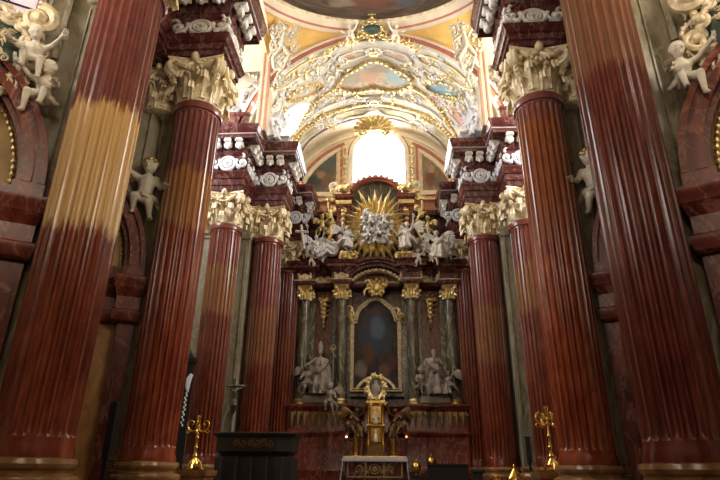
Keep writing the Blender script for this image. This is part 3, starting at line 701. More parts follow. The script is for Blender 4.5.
# leaded windows over the arches
for s in SD:
    for k in (1, 2):
        W = BAY[s, k][0]
        w = thing('window_5', 'leaded window above the %s side arch on the %s' % ('nearest' if k == 1 else 'second', SIDE[s]), 'window', W(3, 0, 10)); struct(w)
        zb = 10.35 if k == 1 else 10.8
        o = MB().box(1.25, 5.5, .02, .05, zb, 12.95).map(lambda p: W(p.x, p.y, p.z)); o.build('window_pane', emis('leaded_daylight_%d%d' % (s+1, k), (.95, .72, .76), .35), w, smooth=False)
        o = MB()
        for i in range(9): o.tube([W(1.25+i*.53, .08, zb), W(1.25+i*.53, .08, 12.95)], .022, 5)
        for i in range(7): o.tube([W(1.25, .08, zb+i*.43), W(5.5, .08, zb+i*.43)], .022, 5)
        o.build('leading', M['black'], w)
        o = MB().box(1.1, 1.25, .02, .14, zb-.15, 13.0).box(1.1, 5.5, .02, .14, zb-.15, zb).map(lambda p: W(p.x, p.y, p.z)); o.build('window_frame', M['mauve'], w, smooth=False)
        o = MB(); 
        for i in range(22): o.ell(W(1.18, .16, zb-.1+i*.14), .055, 6, 4)
        o.build('beading', M['cream_gilt'], w)
# ================================================================== FIGURES
DG = None
def baked(mb, name, mat, vox=.03, smooth_it=4, disp=0., dscale=.1):
    """fuse overlapping limbs into one continuous skin"""
    me = bpy.data.meshes.new(name+'_raw'); me.from_pydata([tuple(p) for p in mb.v], [], mb.f)
    bm = bmesh.new(); bm.from_mesh(me); bmesh.ops.recalc_face_normals(bm, faces=bm.faces); bm.to_mesh(me); bm.free()
    ob = bpy.data.objects.new(name+'_raw', me); COL.objects.link(ob)
    r = ob.modifiers.new('r', 'REMESH'); r.mode = 'VOXEL'; r.voxel_size = vox
    sm = ob.modifiers.new('s', 'SMOOTH'); sm.factor = .5; sm.iterations = smooth_it
    dg = bpy.context.evaluated_depsgraph_get(); out = bpy.data.meshes.new_from_object(ob.evaluated_get(dg))
    bpy.data.objects.remove(ob); bpy.data.meshes.remove(me)
    out.name = name
    if disp:
        for v in out.vertices: v.co += v.normal*(noise.noise(v.co/dscale)*disp)
    out.materials.clear(); out.materials.append(mat)
    out.polygons.foreach_set('use_smooth', [True]*len(out.polygons)); return out
def V3(*a): return Vector(a)
def head(mb, c, r, look, up=V3(0, 0, 1), hair=True):
    """head with brow, nose, mouth, chin, ears and hair, facing direction look"""
    f = Vector(look).normalized(); x = f.cross(up).normalized(); u = x.cross(f); R = Matrix((x, f, u)).transposed(); c = Vector(c)
    g = lambda a, b, d: c+(x*a+f*b+u*d)*r
    mb.ell(c, (r*.82, r*.95, r*1.08), 14, 10, R); mb.ell(g(0, .35, -.55), (r*.55, r*.52, r*.6), 10, 8, R)
    mb.cap2(g(0, .95, .2), r*.09, g(0, 1.16, -.22), r*.15, 6)
    for q in (-1, 1):
        mb.cap2(g(q*.12, .92, .28), r*.1, g(q*.5, .78, .26), r*.09, 6); mb.ell(g(q*.42, .72, -.25), r*.2, 6, 5); mb.ell(g(q*.34, .88, .08), r*.11, 6, 5)
        mb.ell(g(q*.84, .0, -.05), (r*.12, r*.22, r*.3), 6, 5, R)
    mb.cap2(g(-.2, .84, -.55), r*.09, g(.2, .84, -.55), r*.09, 6); mb.ell(g(0, .78, -.9), r*.2, 6, 5)
    if hair:
        rr = random.Random(int(c.x*97+c.z*31))
        for i in range(26):
            a = rr.uniform(0, 2*pi); b = rr.uniform(-.2, 1.5); p = V3(cos(a)*cos(b), sin(a)*cos(b), sin(b))
            if p.y > .35 and p.z < .62: continue
            mb.ell(c+(x*p.x*.86+f*p.y*.92+u*(p.z*1.05))*r, r*.26, 6, 5)
def hand(mb, w, d, s, palm=V3(0, 0, -1)):
    """palm, four unequal bent fingers and a side thumb"""
    d = Vector(d).normalized(); side = d.cross(palm)
    side = side.normalized() if side.length > 1e-3 else d.orthogonal().normalized(); n = side.cross(d); w = Vector(w)
    mb.cap2(w, .028*s, w+d*.07*s, .04*s, 6)
    for i, l in enumerate((.07, .085, .08, .06)):
        a = w+d*.09*s+side*(i-1.5)*.022*s; b = a+d*l*.55*s-n*.012*s; e = b+d*l*.4*s-n*.035*s
        mb.tube([a, b, e], [.011*s, .010*s, .008*s], 5)
    a = w+d*.03*s+side*.035*s; mb.tube([a, a+side*.03*s+d*.035*s, a+side*.03*s+d*.07*s], [.013*s, .012*s, .009*s], 5)
def drape(mb, path, rx, ry, folds=9, amp=.16, n=46, m=None, seed=0, up=V3(0, -1, 0)):
    """folded cloth swept along a path"""
    r = random.Random(seed); ph = [r.uniform(0, 6.28) for _ in range(3)]; P = [Vector(p) for p in path]
    K = 5*(len(P)-1)+1; pts = []; 
    def cr(arr, t):
        i = min(int(t), len(arr)-2); f = t-i; a = arr[max(i-1, 0)]; b = arr[i]; c = arr[i+1]; d = arr[min(i+2, len(arr)-1)]
        return b+(c-a)*(.5*f)+(a-b*2.5+c*2-d*.5)*(f*f)+((b-c)*1.5+(d-a)*.5)*(f**3)
    vs = []; fs = []
    for k in range(K):
        t = k/5; c = cr(P, t); q = cr(P, min(t+.05, len(P)-1.001))-cr(P, max(t-.05, 0)); q.normalize()
        b = q.cross(up); b = b.normalized() if b.length > 1e-3 else V3(1, 0, 0); nn = b.cross(q); a_x = cr(rx, t); a_y = cr(ry, t); g = k/(K-1)
        for i in range(n):
            a = 2*pi*i/n; fo = 1+amp*(.35+.9*g)*(sin(folds*a+ph[0]+2.2*g)*.6+sin((folds*2-3)*a+ph[1]-3*g)*.3)
            vs.append(c+b*cos(a)*a_x*fo+nn*sin(a)*a_y*fo)
    for k in range(K-1):
        for i in range(n):
            j = (i+1) % n; fs.append((k*n+i, k*n+j, (k+1)*n+j, (k+1)*n+i))
    fs += [tuple(range(n))[::-1], tuple(range((K-1)*n, K*n))]
    return mb.add(vs, fs)
def wing(mb, root, s, out, rows=3):
    """feathered wing: layered feathers fanned from a curved arm"""
    root = Vector(root); sg = out
    for row in range(rows):
        nf = 8-row
        for i in range(nf):
            t = i/(nf-1); a = RD(95-150*t*.75); L = s*(.85-.18*row)*(.65+.5*sin(pi*(.25+.6*t)))
            st = root+V3(sg*s*(.06+.26*t), .04*s-.02*row*s, s*(.12+.25*sin(pi*t*.9)))
            e = st+V3(sg*L*(.35+.4*cos(a)), .14*s, L*sin(a)*.55-.1*s*t-.1*s)
            mid = (st+e)/2+V3(0, .05*s, .05*s)
            mb.tube([st, st.lerp(mid, .6), mid.lerp(e, .4), e], [.04*s, .075*s, .08*s, .02*s], 7, flat=.28, up=(0, 1, 0))
    mb.tube([root, root+V3(sg*s*.12, .05*s, s*.22), root+V3(sg*s*.32, .05*s, s*.36)], [.06*s, .09*s, .05*s], 8, flat=.5, up=(0, 1, 0))
FIGS = {}
def figure(key, J, mat, h=.115, robe=None, wings=False, vox=.026, look=(0, -1, 0), bare=1.0, cloth2=(), seed=0, extra=None, putto=False):
    """J: joints pelvis, chest, neck, head, (l/r) sh, el, ha, hip, kn, an, toe - built as one skin; robe and wings are parts"""
    k = 1.2 if putto else 1.; m = MB(); j = {a: Vector(b) for a, b in J.items()}
    m.cap2(j['pelvis'], .135*k, (j['pelvis']+j['chest'])/2, .125*k); m.cap2((j['pelvis']+j['chest'])/2, .12*k, j['chest'], .155*k)
    m.cap2(j['chest'], .12, j['neck'], .06*k); m.cap2(j['neck'], .058*k, j['head'], .06)
    for q in 'lr':
        m.cap2(j['chest']+(j[q+'sh']-j['chest'])*.4, .1*k, j[q+'sh'], .075*k)
        m.cap2(j[q+'sh'], .066*k, j[q+'el'], .05*k); m.cap2(j[q+'el'], .05*k, j[q+'ha'], .032*k)
        m.cap2(j[q+'hip'], .105*k, j[q+'kn'], .065*k); m.cap2(j[q+'kn'], .066*k, j[q+'an'], .04*k); m.cap2(j[q+'an'], .045*k, j[q+'toe'], .03*k)
    head(m, j['head'], h, look)
    body = baked(m, 'body', mat, vox*.75, 2)
    hm = MB()
    for q in 'lr': hand(hm, j[q+'ha'], j[q+'ha']-j[q+'el'], 1.25*k)
    bm = bmesh.new(); bm.from_mesh(body); me2 = hm.mesh('h', mat); bm.from_mesh(me2); bm.to_mesh(body); bm.free(); bpy.data.meshes.remove(me2)
    body.polygons.foreach_set('use_smooth', [True]*len(body.polygons))
    parts = {'body': body}
    if robe or cloth2:
        o = MB()
        if robe: drape(o, *robe, seed=seed)
        for c in cloth2: o.tube(*c)
        parts['robe'] = baked(o, 'robe', mat, vox, 2, .02, .09)
    if wings:
        for nm, sg in (('wing', 1), ('wing', -1)):
            o = MB(); wing(o, j['chest']+V3(sg*.07, .12, .05), wings, sg); parts['wing%d' % sg] = o.mesh('wing', mat, True, 60)
    FIGS[key] = parts
def mirror_fig(key, new):
    out = {}
    for a, me in FIGS[key].items():
        c = me.copy(); c.transform(Matrix.Scale(-1, 4, (1, 0, 0))); c.flip_normals(); out[a] = c
    FIGS[new] = out
def statue(name, key, label, cat, loc, sc=1., rz=0., mat=None, group=None, rx=0., own=()):
    t = thing(name, label, cat, loc, group); t.rotation_euler = (rx, 0, rz); t.scale = (sc,)*3
    for a, me in FIGS[key].items():
        if mat is not None: me = me.copy(); me.materials[0] = mat
        put('wing' if a.startswith('wing') else a, me, t)
    return t
W0 = M['white']
def joints(pel, ch, nk, hd, sh, hip, arms, legs):
    d = dict(pelvis=pel, chest=ch, neck=nk, head=hd)
    c = Vector(ch); p = Vector(pel)
    d['lsh'] = c+V3(-sh, 0, .09); d['rsh'] = c+V3(sh, 0, .09); d['lhip'] = p+V3(-hip, 0, -.02); d['rhip'] = p+V3(hip, 0, -.02)
    d['lel'], d['lha'], d['rel'], d['rha'] = arms; d['lkn'], d['lan'], d['ltoe'], d['rkn'], d['ran'], d['rtoe'] = legs
    return d
# standing bishop, one arm stretched out with the crook
figure('bishop', joints((.02, 0, .95), (0, -.03, 1.32), (0, -.05, 1.52), (-.02, -.08, 1.68), .2, .1,
    ((-.42, -.12, 1.25), (-.48, -.36, 1.12), (.4, -.1, 1.3), (.5, -.3, 1.42)), ((-.1, -.12, .5), (-.1, 0, .08), (-.12, -.2, .04), (.14, -.1, .5), (.14, .02, .08), (.18, -.18, .04))),
    M['stone'], robe=([(0, -.03, 1.5), (0, -.02, 1.3), (.02, 0, .95), (.03, -.06, .5), (.03, -.03, .03)], [.14, .25, .27, .32, .38], [.12, .2, .22, .26, .32], 8, .36), seed=2, look=(-.3, -1, -.2),
    cloth2=[([(.3, -.05, 1.4), (.15, -.25, 1.1), (-.1, -.32, .9), (-.3, -.2, .75)], [.07, .1, .11, .07], 8), ([(-.24, .05, 1.42), (-.34, .1, .9), (-.36, .1, .3)], [.08, .15, .16], 8), ([(.26, .06, 1.42), (.36, .12, .9), (.4, .1, .35)], [.08, .15, .15], 8)])
figure('saint', joints((0, 0, .95), (.02, -.03, 1.32), (.02, -.05, 1.52), (.03, -.09, 1.68), .2, .1,
    ((-.4, -.05, 1.2), (-.22, -.3, 1.05), (.4, -.1, 1.15), (.2, -.34, 1.2)), ((-.12, -.14, .5), (-.12, 0, .08), (-.14, -.2, .04), (.1, -.05, .5), (.12, .04, .08), (.16, -.16, .04))),
    M['stone'], robe=([(.02, -.03, 1.5), (.02, -.02, 1.3), (0, 0, .95), (-.02, -.06, .5), (0, -.03, .03)], [.14, .27, .3, .34, .4], [.12, .2, .22, .26, .3], 7, .38), seed=5, look=(.25, -1, -.3),
    cloth2=[([(-.3, -.05, 1.42), (-.1, -.26, 1.15), (.2, -.32, .95), (.36, -.15, .7)], [.07, .1, .12, .07], 8), ([(-.28, .05, 1.42), (-.42, .08, .95), (-.42, .05, .4)], [.08, .15, .14], 8)])
# seated winged angel, one arm raised
figure('angel', joints((0, .05, .5), (.03, -.02, .9), (.04, -.04, 1.08), (.06, -.08, 1.24), .19, .1,
    ((-.4, -.08, .82), (-.52, -.28, .98), (.36, -.15, 1.15), (.42, -.2, 1.45)), ((-.16, -.42, .52), (-.16, -.38, .08), (-.2, -.56, .04), (.2, -.38, .48), (.28, -.28, .06), (.34, -.44, .02))),
    W0, robe=([(.03, -.02, 1.0), (0, .0, .72), (.0, -.04, .52), (0, -.22, .47), (.03, -.33, .28), (.06, -.33, .04)], [.15, .19, .24, .26, .22, .27], [.12, .16, .19, .15, .13, .17], 6, .34), wings=.75, seed=8, look=(.2, -1, .1),
    cloth2=[([(-.2, -.1, .98), (.05, -.2, .78), (.3, -.05, .55), (.5, .05, .3)], [.06, .09, .11, .05], 8), ([(-.2, .1, .95), (-.34, .12, .6), (-.3, .1, .2)], [.06, .12, .07], 8)])
mirror_fig('angel', 'angel_m')
# reclining figure leaning on an elbow
figure('leaning', joints((0, .02, .3), (-.2, -.02, .62), (-.26, -.05, .8), (-.28, -.1, .95), .18, .1,
    ((-.52, -.1, .45), (-.6, -.28, .28), (.1, -.25, .55), (.32, -.35, .62)), ((.38, -.22, .48), (.62, -.18, .1), (.72, -.3, .05), (.45, -.1, .25), (.82, -.1, .08), (.92, -.22, .04))),
    W0, robe=([(-.2, -.02, .68), (-.08, 0, .45), (.05, -.02, .3), (.35, -.15, .38), (.6, -.14, .16), (.8, -.14, .05)], [.14, .19, .22, .2, .2, .16], [.12, .16, .2, .18, .16, .1], 6, .34, 46, None), seed=11, look=(.3, -1, -.1),
    cloth2=[([(-.3, .1, .75), (-.1, .18, .5), (.25, .15, .3), (.5, .2, -.2)], [.06, .1, .13, .06], 8)])
mirror_fig('leaning', 'leaning_m')
# putti
figure('putto', joints((0, 0, .5), (.02, -.02, .8), (.03, -.05, .99), (.04, -.10, 1.16), .16, .09,
    ((-.3, -.1, .95), (-.42, -.2, 1.12), (.3, -.1, .7), (.36, -.3, .62)), ((-.16, -.22, .4), (-.14, -.06, .14), (-.16, -.18, .08), (.14, -.12, .28), (.18, .0, .03), (.22, -.12, .0))),
    W0, h=.15, wings=.5, seed=3, look=(-.3, -1, .1), putto=True, cloth2=[([(-.2, .1, .42), (0, -.18, .5), (.2, -.05, .45), (.34, .1, .25), (.3, .12, .02)], [.05, .07, .08, .07, .03], 8)])
mirror_fig('putto', 'putto_m')
figure('putto_sit', joints((0, .05, .36), (-.02, -.02, .66), (-.03, -.07, .85), (-.05, -.13, 1.02), .16, .09,
    ((-.3, -.16, .58), (-.34, -.34, .5), (.28, -.12, .78), (.42, -.28, .9)), ((-.14, -.28, .38), (-.1, -.28, .06), (-.12, -.4, .0), (.18, -.26, .32), (.2, -.2, -.08), (.22, -.3, -.16))),
    W0, h=.15, seed=4, look=(.3, -1, -.1), putto=True, cloth2=[([(-.3, .1, .28), (-.1, -.14, .36), (.1, -.16, .36), (.28, .06, .3), (.34, .12, .12)], [.05, .08, .09, .09, .05], 8)])
mirror_fig('putto_sit', 'putto_sit_m')
# ================================================================== CHAPEL BAY SCULPTURE
for s in SD:
    W = BAY[s, 1][0]; L = SIDE[s]
    t = thing('cartouche', 'dark green oval cartouche in gilded scrollwork above the nearest %s arch' % L, 'cartouche', W(1.75, .3, 9.9), 'arch cartouches')
    o = MB(); U = (W(1, 0, 0)-W(0, 0, 0)).normalized(); Nn = Vector((-s*.5, -.86, 0)).normalized()
    mp = plane_map(W(1.75, .22, 9.35), U, (0, 0, 1), Nn)
    o.grid(lambda u, v: mp(.62*v*cos(2*pi*u), .8*v*sin(2*pi*u), .34*(1-v*v)), 28, 8, True).build('shield', M['shield'], t, fix=False)
    o = MB(); 
    for i in range(14):
        a = 2*pi*i/14; scroll(o, mp, (.70*cos(a), .88*sin(a)), .2+.06*(i % 2), a+pi/2, (-1)**i, 1.2, .075, 18, .12)
        leafblob(o, mp, (.72*cos(a), .9*sin(a)), .42, .075, a+.4, .1)
    o.tube([mp(.66*cos(2*pi*i/40), .84*sin(2*pi*i/40), .12) for i in range(41)], .075, 7)
    for sg in (-1, 1): scroll(o, mp, (-.55*sg-.1, .95), .34, RD(90), sg, 1.5, .12, 26, .2)
    o.build('scrollwork', M['gilt'], t)
    o = MB()
    for i in range(9): leafblob(o, mp, (-.45+.1*i, .2-.06*(i % 3)), .3, .03, RD(30*i), .3, .02)
    for i in range(5): scroll(o, mp, (-.3+.15*i, -.3+.12*(i % 2)), .12, i, 1, 1.2, .025, 14, .3)
    o.build('foliage_relief', M['gilt'], t)
    # figures perched on the haunch
    up, lo = ('putto_sit', 'putto_sit_m') if s < 0 else ('putto_sit_m', 'putto_sit')
    ry = -s*.45
    p = W(.98, .42, 8.85)
    if s < 0: statue('stucco_putto', up, 'cream putto perched beside the %s green cartouche, upper of the two' % L, 'statue', p, .98, ry, M['ivory'])
    p = W(.66, .40, 8.1); statue('stucco_putto', lo, ('cream putto on the left arch haunch below its twin, leg hanging down' if s < 0 else 'cream putto curled on the haunch of the nearest right arch'), 'statue', p, .98, ry+s*.2, M['ivory'])
    W = BAY[s, 2][0]
    p = W(.55, .32, 7.95); t = statue('stucco_putto', 'putto_m' if s > 0 else 'putto', 'pale putto with gilded curls on the second %s arch' % L, 'statue', p, 1.4, -s*.35, M['ivory'])
    o = MB(); hx = .04 if s < 0 else -.04
    for i in range(30):
        a = random.uniform(0, 2*pi); b = random.uniform(.1, 1.5); o.ell((hx+.14*cos(a)*cos(b), -.09+.15*sin(a)*cos(b), 1.18+.15*sin(b)), .045, 6, 5)
    o2 = o.mesh('hair', M['gold'], True, 60); put('hair', o2, t)
    p = W(1.5, .3, 9.9)
    t = thing('arch_scroll', 'gilded scroll cluster on the crown of the second %s arch' % L, 'ornament', p, 'arch crown scrolls')
    mp = plane_map(W(1.9, .25, 9.9), (W(1, 0, 0)-W(0, 0, 0)), (0, 0, 1), Nn); o = MB(); rinceau(o, mp, 1.8, .8, .08, True, .1, 4); o.build('foliage', M['gilt'], t)

# ================================================================== CHANCEL VAULT DECORATION
c1 = lambda pts: [von(240+x/2.77, y/2.77) for x, y in pts]
def mirror_px(pts): return [(2*372-x, y) for x, y in pts]
def dense(out, k=6):
    r = []
    for i in range(len(out)):
        a, b, c, d = out[i-1], out[i], out[(i+1) % len(out)], out[(i+2) % len(out)]
        for q in range(k):
            t = q/k; f = lambda A, B, C, D: B+(C-A)*.5*t+(A-2.5*B+2*C-.5*D)*t*t+(1.5*(B-C)+.5*(D-A))*t**3
            r.append((f(a[0], b[0], c[0], d[0]), f(a[1], b[1], c[1], d[1])))
    return r
def vault_panel(name, label, out, mat, rim=.06, rimmat='gold', d=.05, bead=True, cat='fresco'):
    ring = dense(out); ct = sum(a for a, b in ring)/len(ring); cy = sum(b for a, b in ring)/len(ring); n = len(ring)
    t = thing(name, label, cat, vpt(ct, cy, d)); o = MB(); K = 6
    for k in range(K+1): o.v += [vpt(ct+(a-ct)*k/K, cy+(b-cy)*k/K, d) for a, b in ring]
    o.f = [(k*n+i, k*n+(i+1) % n, (k+1)*n+(i+1) % n, (k+1)*n+i) for k in range(K) for i in range(n)]
    o.build('painted_field', mat, t, fix=False)
    o = MB(); P = [vpt(a, b, d+.04) for a, b in ring]; o.loop(P, rim)
    if bead:
        acc = 0
        for i in range(n):
            acc += (P[i]-P[i-1]).length
            if acc > rim*3.2: acc = 0; o.ell(vpt(ring[i][0], ring[i][1], d+.08), rim*1.55, 6, 4)
    o.build('gilded_rim' if rimmat in ('gold', 'gilt') else 'stucco_rim', M[rimmat], t); return t
fm = lambda nm, bl=(), sc=5.: painting(nm, PASTEL, bl, sc, 'XY', .8)
cen = [(270, 230), (288, 203), (318, 188), (342, 172), (372, 162), (402, 170), (428, 187), (456, 197), (476, 218), (468, 237), (420, 248), (372, 241), (322, 249), (280, 243)]
vault_panel('ceiling_fresco', 'large lobed pastel fresco in a gilded rim at the middle of the chancel vault', c1(cen), fm('fresco_main', [(.2, .5, .2, .3, (.46, .40, .30)), (.45, .55, .16, .25, (.66, .42, .28)), (.8, .5, .2, .35, (.38, .52, .54)), (.55, .3, .2, .15, (.42, .36, .28))]), .085)
ro = [(515, 230), (560, 226), (600, 245), (618, 268), (570, 264), (530, 248)]
vault_panel('ceiling_fresco', 'blue oval fresco low on the right flank of the chancel vault', c1(ro), painting('fresco_blue', [(.3, (.16, .27, .33)), (.5, (.24, .38, .45)), (.7, (.42, .48, .46))], (), 5, 'XY', .8), .06)
vault_panel('ceiling_fresco', 'washed-out oval fresco low on the left flank of the chancel vault', c1([(225, 232), (180, 235), (145, 255), (128, 276), (170, 270), (212, 252)]), fm('fresco_left'), .06)
fl = [(268, 170), (282, 152), (315, 140), (346, 136), (348, 150), (318, 160), (290, 172)]
vault_panel('ceiling_fresco', 'small strip fresco left of the gold oval on the front vault band', c1(fl), fm('fresco_strip_left', [(.4, .5, .2, .3, (.6, .33, .2))]), .045, 'white', bead=False)
vault_panel('ceiling_fresco', 'small strip fresco right of the gold oval on the front vault band', c1(mirror_px(fl)), fm('fresco_strip_right', [(.6, .5, .2, .3, (.55, .36, .24))]), .045, 'white', bead=False)
fa = [(95, 245), (130, 205), (190, 165), (245, 150), (235, 170), (180, 195), (130, 235)]
vault_panel('ceiling_fresco', 'curved fresco strip above the left vault haunch near the arch', c1(fa), fm('fresco_haunch_left'), .045, 'gold', bead=False)
vault_panel('ceiling_fresco', 'curved fresco strip above the right vault haunch near the arch', c1(mirror_px(fa)), fm('fresco_haunch_right', [(.5, .5, .2, .2, (.5, .55, .5))]), .045, 'gold', bead=False)
GRN = [(.3, (.36, .38, .22)), (.45, (.55, .53, .34)), (.58, (.66, .60, .40)), (.72, (.42, .34, .20))]
gm = lambda nm, bl=(): painting(nm, GRN, bl, 6, 'XY', .8)
f3 = [(262, 318), (330, 300), (362, 298), (340, 315), (300, 322), (270, 336)]
f4 = [(160, 400), (172, 368), (205, 345), (226, 340), (222, 356), (190, 376)]
for nm, pts, side in (('a', f3, 'left'), ('b', mirror_px(f3), 'right')):
    vault_panel('ceiling_fresco', 'greenish fresco panel just %s of the gold shell on the vault' % side, c1(pts), gm('fresco_green_'+nm), .05, 'white', bead=False)
for nm, pts, side in (('a', f4, 'left'), ('b', mirror_px(f4), 'right')):
    vault_panel('ceiling_fresco', 'greenish fresco panel at the lower %s end of the rear vault band' % side, c1(pts), gm('fresco_low_'+nm, [(.5, .5, .3, .3, (.36, .28, .14))]), .05, 'white', bead=False)
def oval(px, py, rx, ry, label):
    out = c1([(px+rx*cos(2*pi*i/10), py+ry*sin(2*pi*i/10)) for i in range(10)])
    t = vault_panel('vault_medallion', label, out, M['gold'], .05, 'white', .1, True, 'ornament')
    ct, cy = von(240+px/2.77, py/2.77); o = MB()
    for i in range(14):
        a = 2*pi*i/14; q = c1([(px+rx*.6*cos(a), py+ry*.6*sin(a))])[0]; o.ell(vpt(q[0], q[1], .17), .1, 6, 4)
    o.ell(vpt(ct, cy, .2), .14); o.build('foliage', M['gold'], t)
oval(370, 138, 20, 10, 'gilded oval boss at the crown of the front vault band')
oval(371, 277, 20, 9, 'gilded oval boss at the crown of the second vault band')
def vmap(px, py, a=0., sc=1.):             # a local chart of the vault around a sight point
    th, y = von(240+px/2.77, py/2.77); ca, sa = cos(a), sin(a)
    return lambda u, v, d: vpt(th+(u*ca-v*sa)*sc/VR, y+(u*sa+v*ca)*sc, .03+d)
def band(name, label, pts, mat, rad=.07, beads=.0, cat='moulding'):
    q = []
    P = [von(240+x/2.77, y/2.77) for x, y in pts]
    for i in range(len(P)-1):
        a, b, c, d = P[max(i-1, 0)], P[i], P[i+1], P[min(i+2, len(P)-1)]
        for k in range(8):
            t = k/8; f = lambda A, B, C, D: B+(C-A)*.5*t+(A-2.5*B+2*C-.5*D)*t*t+(1.5*(B-C)+.5*(D-A))*t**3
            q.append((f(a[0], b[0], c[0], d[0]), f(a[1], b[1], c[1], d[1])))
    q.append(P[-1]); o = MB(); R = [vpt(a, b, .06) for a, b in q]; o.tube(R, rad, 6); acc = 0; k = 0
    if beads:
        for i in range(1, len(R)):
            L = (R[i]-R[i-1]).length; m = max(1, int(L/beads))
            for w in range(m): o.ell(R[i-1].lerp(R[i], w/m)+(V3(0, 0, 0)), rad*(1.9 if k % 2 else 1.4), 6, 4); k += 1
    ob = o.build(name, M[mat]); return tag(ob, label, cat)
b2 = [(358, 287), (322, 291), (290, 299), (255, 309), (222, 322), (190, 345), (160, 374), (140, 405)]
band('gilded_vault_band', 'gilded leaf moulding of the second vault band, left of its boss', b2, 'gold', .075, .2)
band('gilded_vault_band', 'gilded leaf moulding of the second vault band, right of its boss', mirror_px(b2), 'gold', .075, .2)
b3 = [(262, 243), (235, 258), (205, 283), (180, 313), (158, 350), (132, 405)]
band('gilded_vault_band', 'gilded diagonal moulding around the left vault lunette', b3, 'gold', .07, .2)
band('gilded_vault_band', 'gilded diagonal moulding around the right vault lunette', mirror_px(b3), 'gold', .07, .2)
b4 = [(372, 266), (330, 268), (285, 276), (245, 290), (215, 305), (185, 330), (150, 368), (130, 400)]
for pts, L in ((b4, 'left'), (mirror_px(b4), 'right')): band('vault_rib', 'plain white rib moulding %s of the vault crown' % L, pts, 'white', .08)
b5 = [(372, 322), (335, 326), (290, 336), (250, 350), (215, 370), (185, 395), (165, 425)]
for pts, L in ((b5, 'left'), (mirror_px(b5), 'right')): band('vault_rib', 'dark-edged moulding where the %s vault meets the lunette wall' % L, pts, 'mauve', .05)
# white scroll reliefs on the vault, one object per field
fields = [((180, 225), .6, 'beside the left oval fresco', 8, 60, 30), ((560, 205), -.6, 'above the blue oval fresco', 8, 50, 25), ((245, 190), .5, 'between the left haunch fresco and the large fresco', 9, 60, 34), ((500, 190), -.5, 'between the right haunch fresco and the large fresco', 9, 60, 34),
          ((295, 268), .25, 'below the large fresco, left of the second boss', 7, 60, 16), ((450, 268), -.25, 'below the large fresco, right of the second boss', 7, 60, 16),
          ((205, 300), .7, 'in the left lunette corner', 7, 30, 45), ((560, 300), -.7, 'in the right lunette corner', 8, 40, 45),
          ((110, 300), .8, 'on the bright left window lunette', 6, 25, 45), ((620, 300), -.8, 'on the rose ground of the right lunette', 9, 32, 55),
          ((240, 340), .5, 'around the left green frescoes', 6, 30, 14), ((505, 340), -.5, 'around the right green frescoes', 6, 30, 14)]
vault_panel('rose_vault_field', 'rose-coloured stucco field under the blue oval fresco on the right', c1([(530, 262), (575, 275), (620, 290), (640, 330), (632, 355), (612, 345), (580, 310)]), painting('rose_field', [(.3, (.42, .2, .2)), (.5, (.60, .36, .33)), (.7, (.74, .60, .52))], (), 8, 'XY', .8), .04, 'white', .04, False, 'panel')
for i, ((px, py), a, where, cnt, ex, ey) in enumerate(fields):
    o = MB(); r = random.Random(i+40)
    for k in range(int(cnt*1.7)):
        x = px+r.uniform(-ex, ex); y = py+r.uniform(-ey, ey)
        mp = vmap(x, y, r.uniform(0, 6)); scroll(o, mp, (0, 0), r.uniform(.13, .26), r.uniform(0, 6), r.choice((-1, 1)), 1.4, .04, 16, .02)
        for q in range(3): leafblob(o, mp, (0, 0), r.uniform(.25, .48), .05, r.uniform(0, 6), .03)
    vsx = o.build('vault_stucco', M['white']); o = MB()
    for k in range(int(cnt*1.3)):
        mp = vmap(px+r.uniform(-ex, ex), py+r.uniform(-ey, ey), r.uniform(0, 6)); leafblob(o, mp, (0, 0), r.uniform(.25, .45), .055, r.uniform(0, 6), .07); o.ell(mp(0, 0, .07), .06, 6, 4)
    put('gilded_sprigs', o.mesh('gilded_sprigs', M['gold']), vsx)
    tag(vsx, 'white stucco scrollwork '+where+' of the chancel vault', 'stucco')
# gilded shell over the window
t = thing('gilded_shell', 'big gold shell ornament above the bright altar window', 'ornament', at(374, 123, 28.2))
p = at(374, 129, 28.2); o = MB(); mp = plane_map(p, (1, 0, 0), (0, -.5, .86), (0, -.86, -.5))
for i in range(13):
    a = RD(-8+196*i/12); L = 1.0+.22*abs(cos(a)); o.tube([mp(.1*cos(a), .05*sin(a), 0), mp(L*.5*cos(a), L*.45*sin(a), .14), mp(L*cos(a), L*.8*sin(a), .03)], [.05, .11, .10], 7)
o.build('shell', M['gold'], t)
o = MB(); o.ell(mp(0, .05, .15), (.3, .2, .22))
for sg in (-1, 1): scroll(o, mp, (sg*.65, -.15), .3, RD(90), -sg, 1.4, .09, 20, .1); leafblob(o, mp, (sg*.8, 0), .5, .1, RD(90-sg*60))
o.build('scrollwork', M['gold'], t)
# crown ornament on the chancel arch with two putti
t = thing('crown_cartouche', 'gilded crown cartouche with a dark oval at the top of the chancel arch', 'cartouche', at(372, 42, 21.5))
p = at(372, 31, 21.5); mp = plane_map(p, (1, 0, 0), (0, -.2, .97), (0, -.97, -.2)); o = MB()
o.grid(lambda u, v: mp(.46*v*cos(2*pi*u), .03+.26*v*sin(2*pi*u), .16+.14*(1-v*v)), 24, 6, True).build('shield', M['shield'], t, fix=False); o = MB()
for i in range(12): a = 2*pi*i/12; scroll(o, mp, (.5*cos(a), .32*sin(a)), .15, a, (-1)**i, 1.2, .06, 16, .1)
for sg in (-1, 1):
    scroll(o, mp, (sg*.5, -.3), .24, RD(90), -sg, 1.4, .08, 20, .1); leafblob(o, mp, (sg*.5, -.45), .9, .1, RD(90-sg*95), .05)
    for k in range(6): u = sg*(.9+.27*k); v = -.56-.020*(k*1.1)**2; scroll(o, mp, (u, v), .15, RD(90), sg, 1.1, .055, 14, .05); leafblob(o, mp, (u, v), .3, .06, RD(90-sg*80), .08)
o.ell(mp(0, -.55, .1), (.2, .15, .18)); o.build('scrollwork', M['gold'], t)
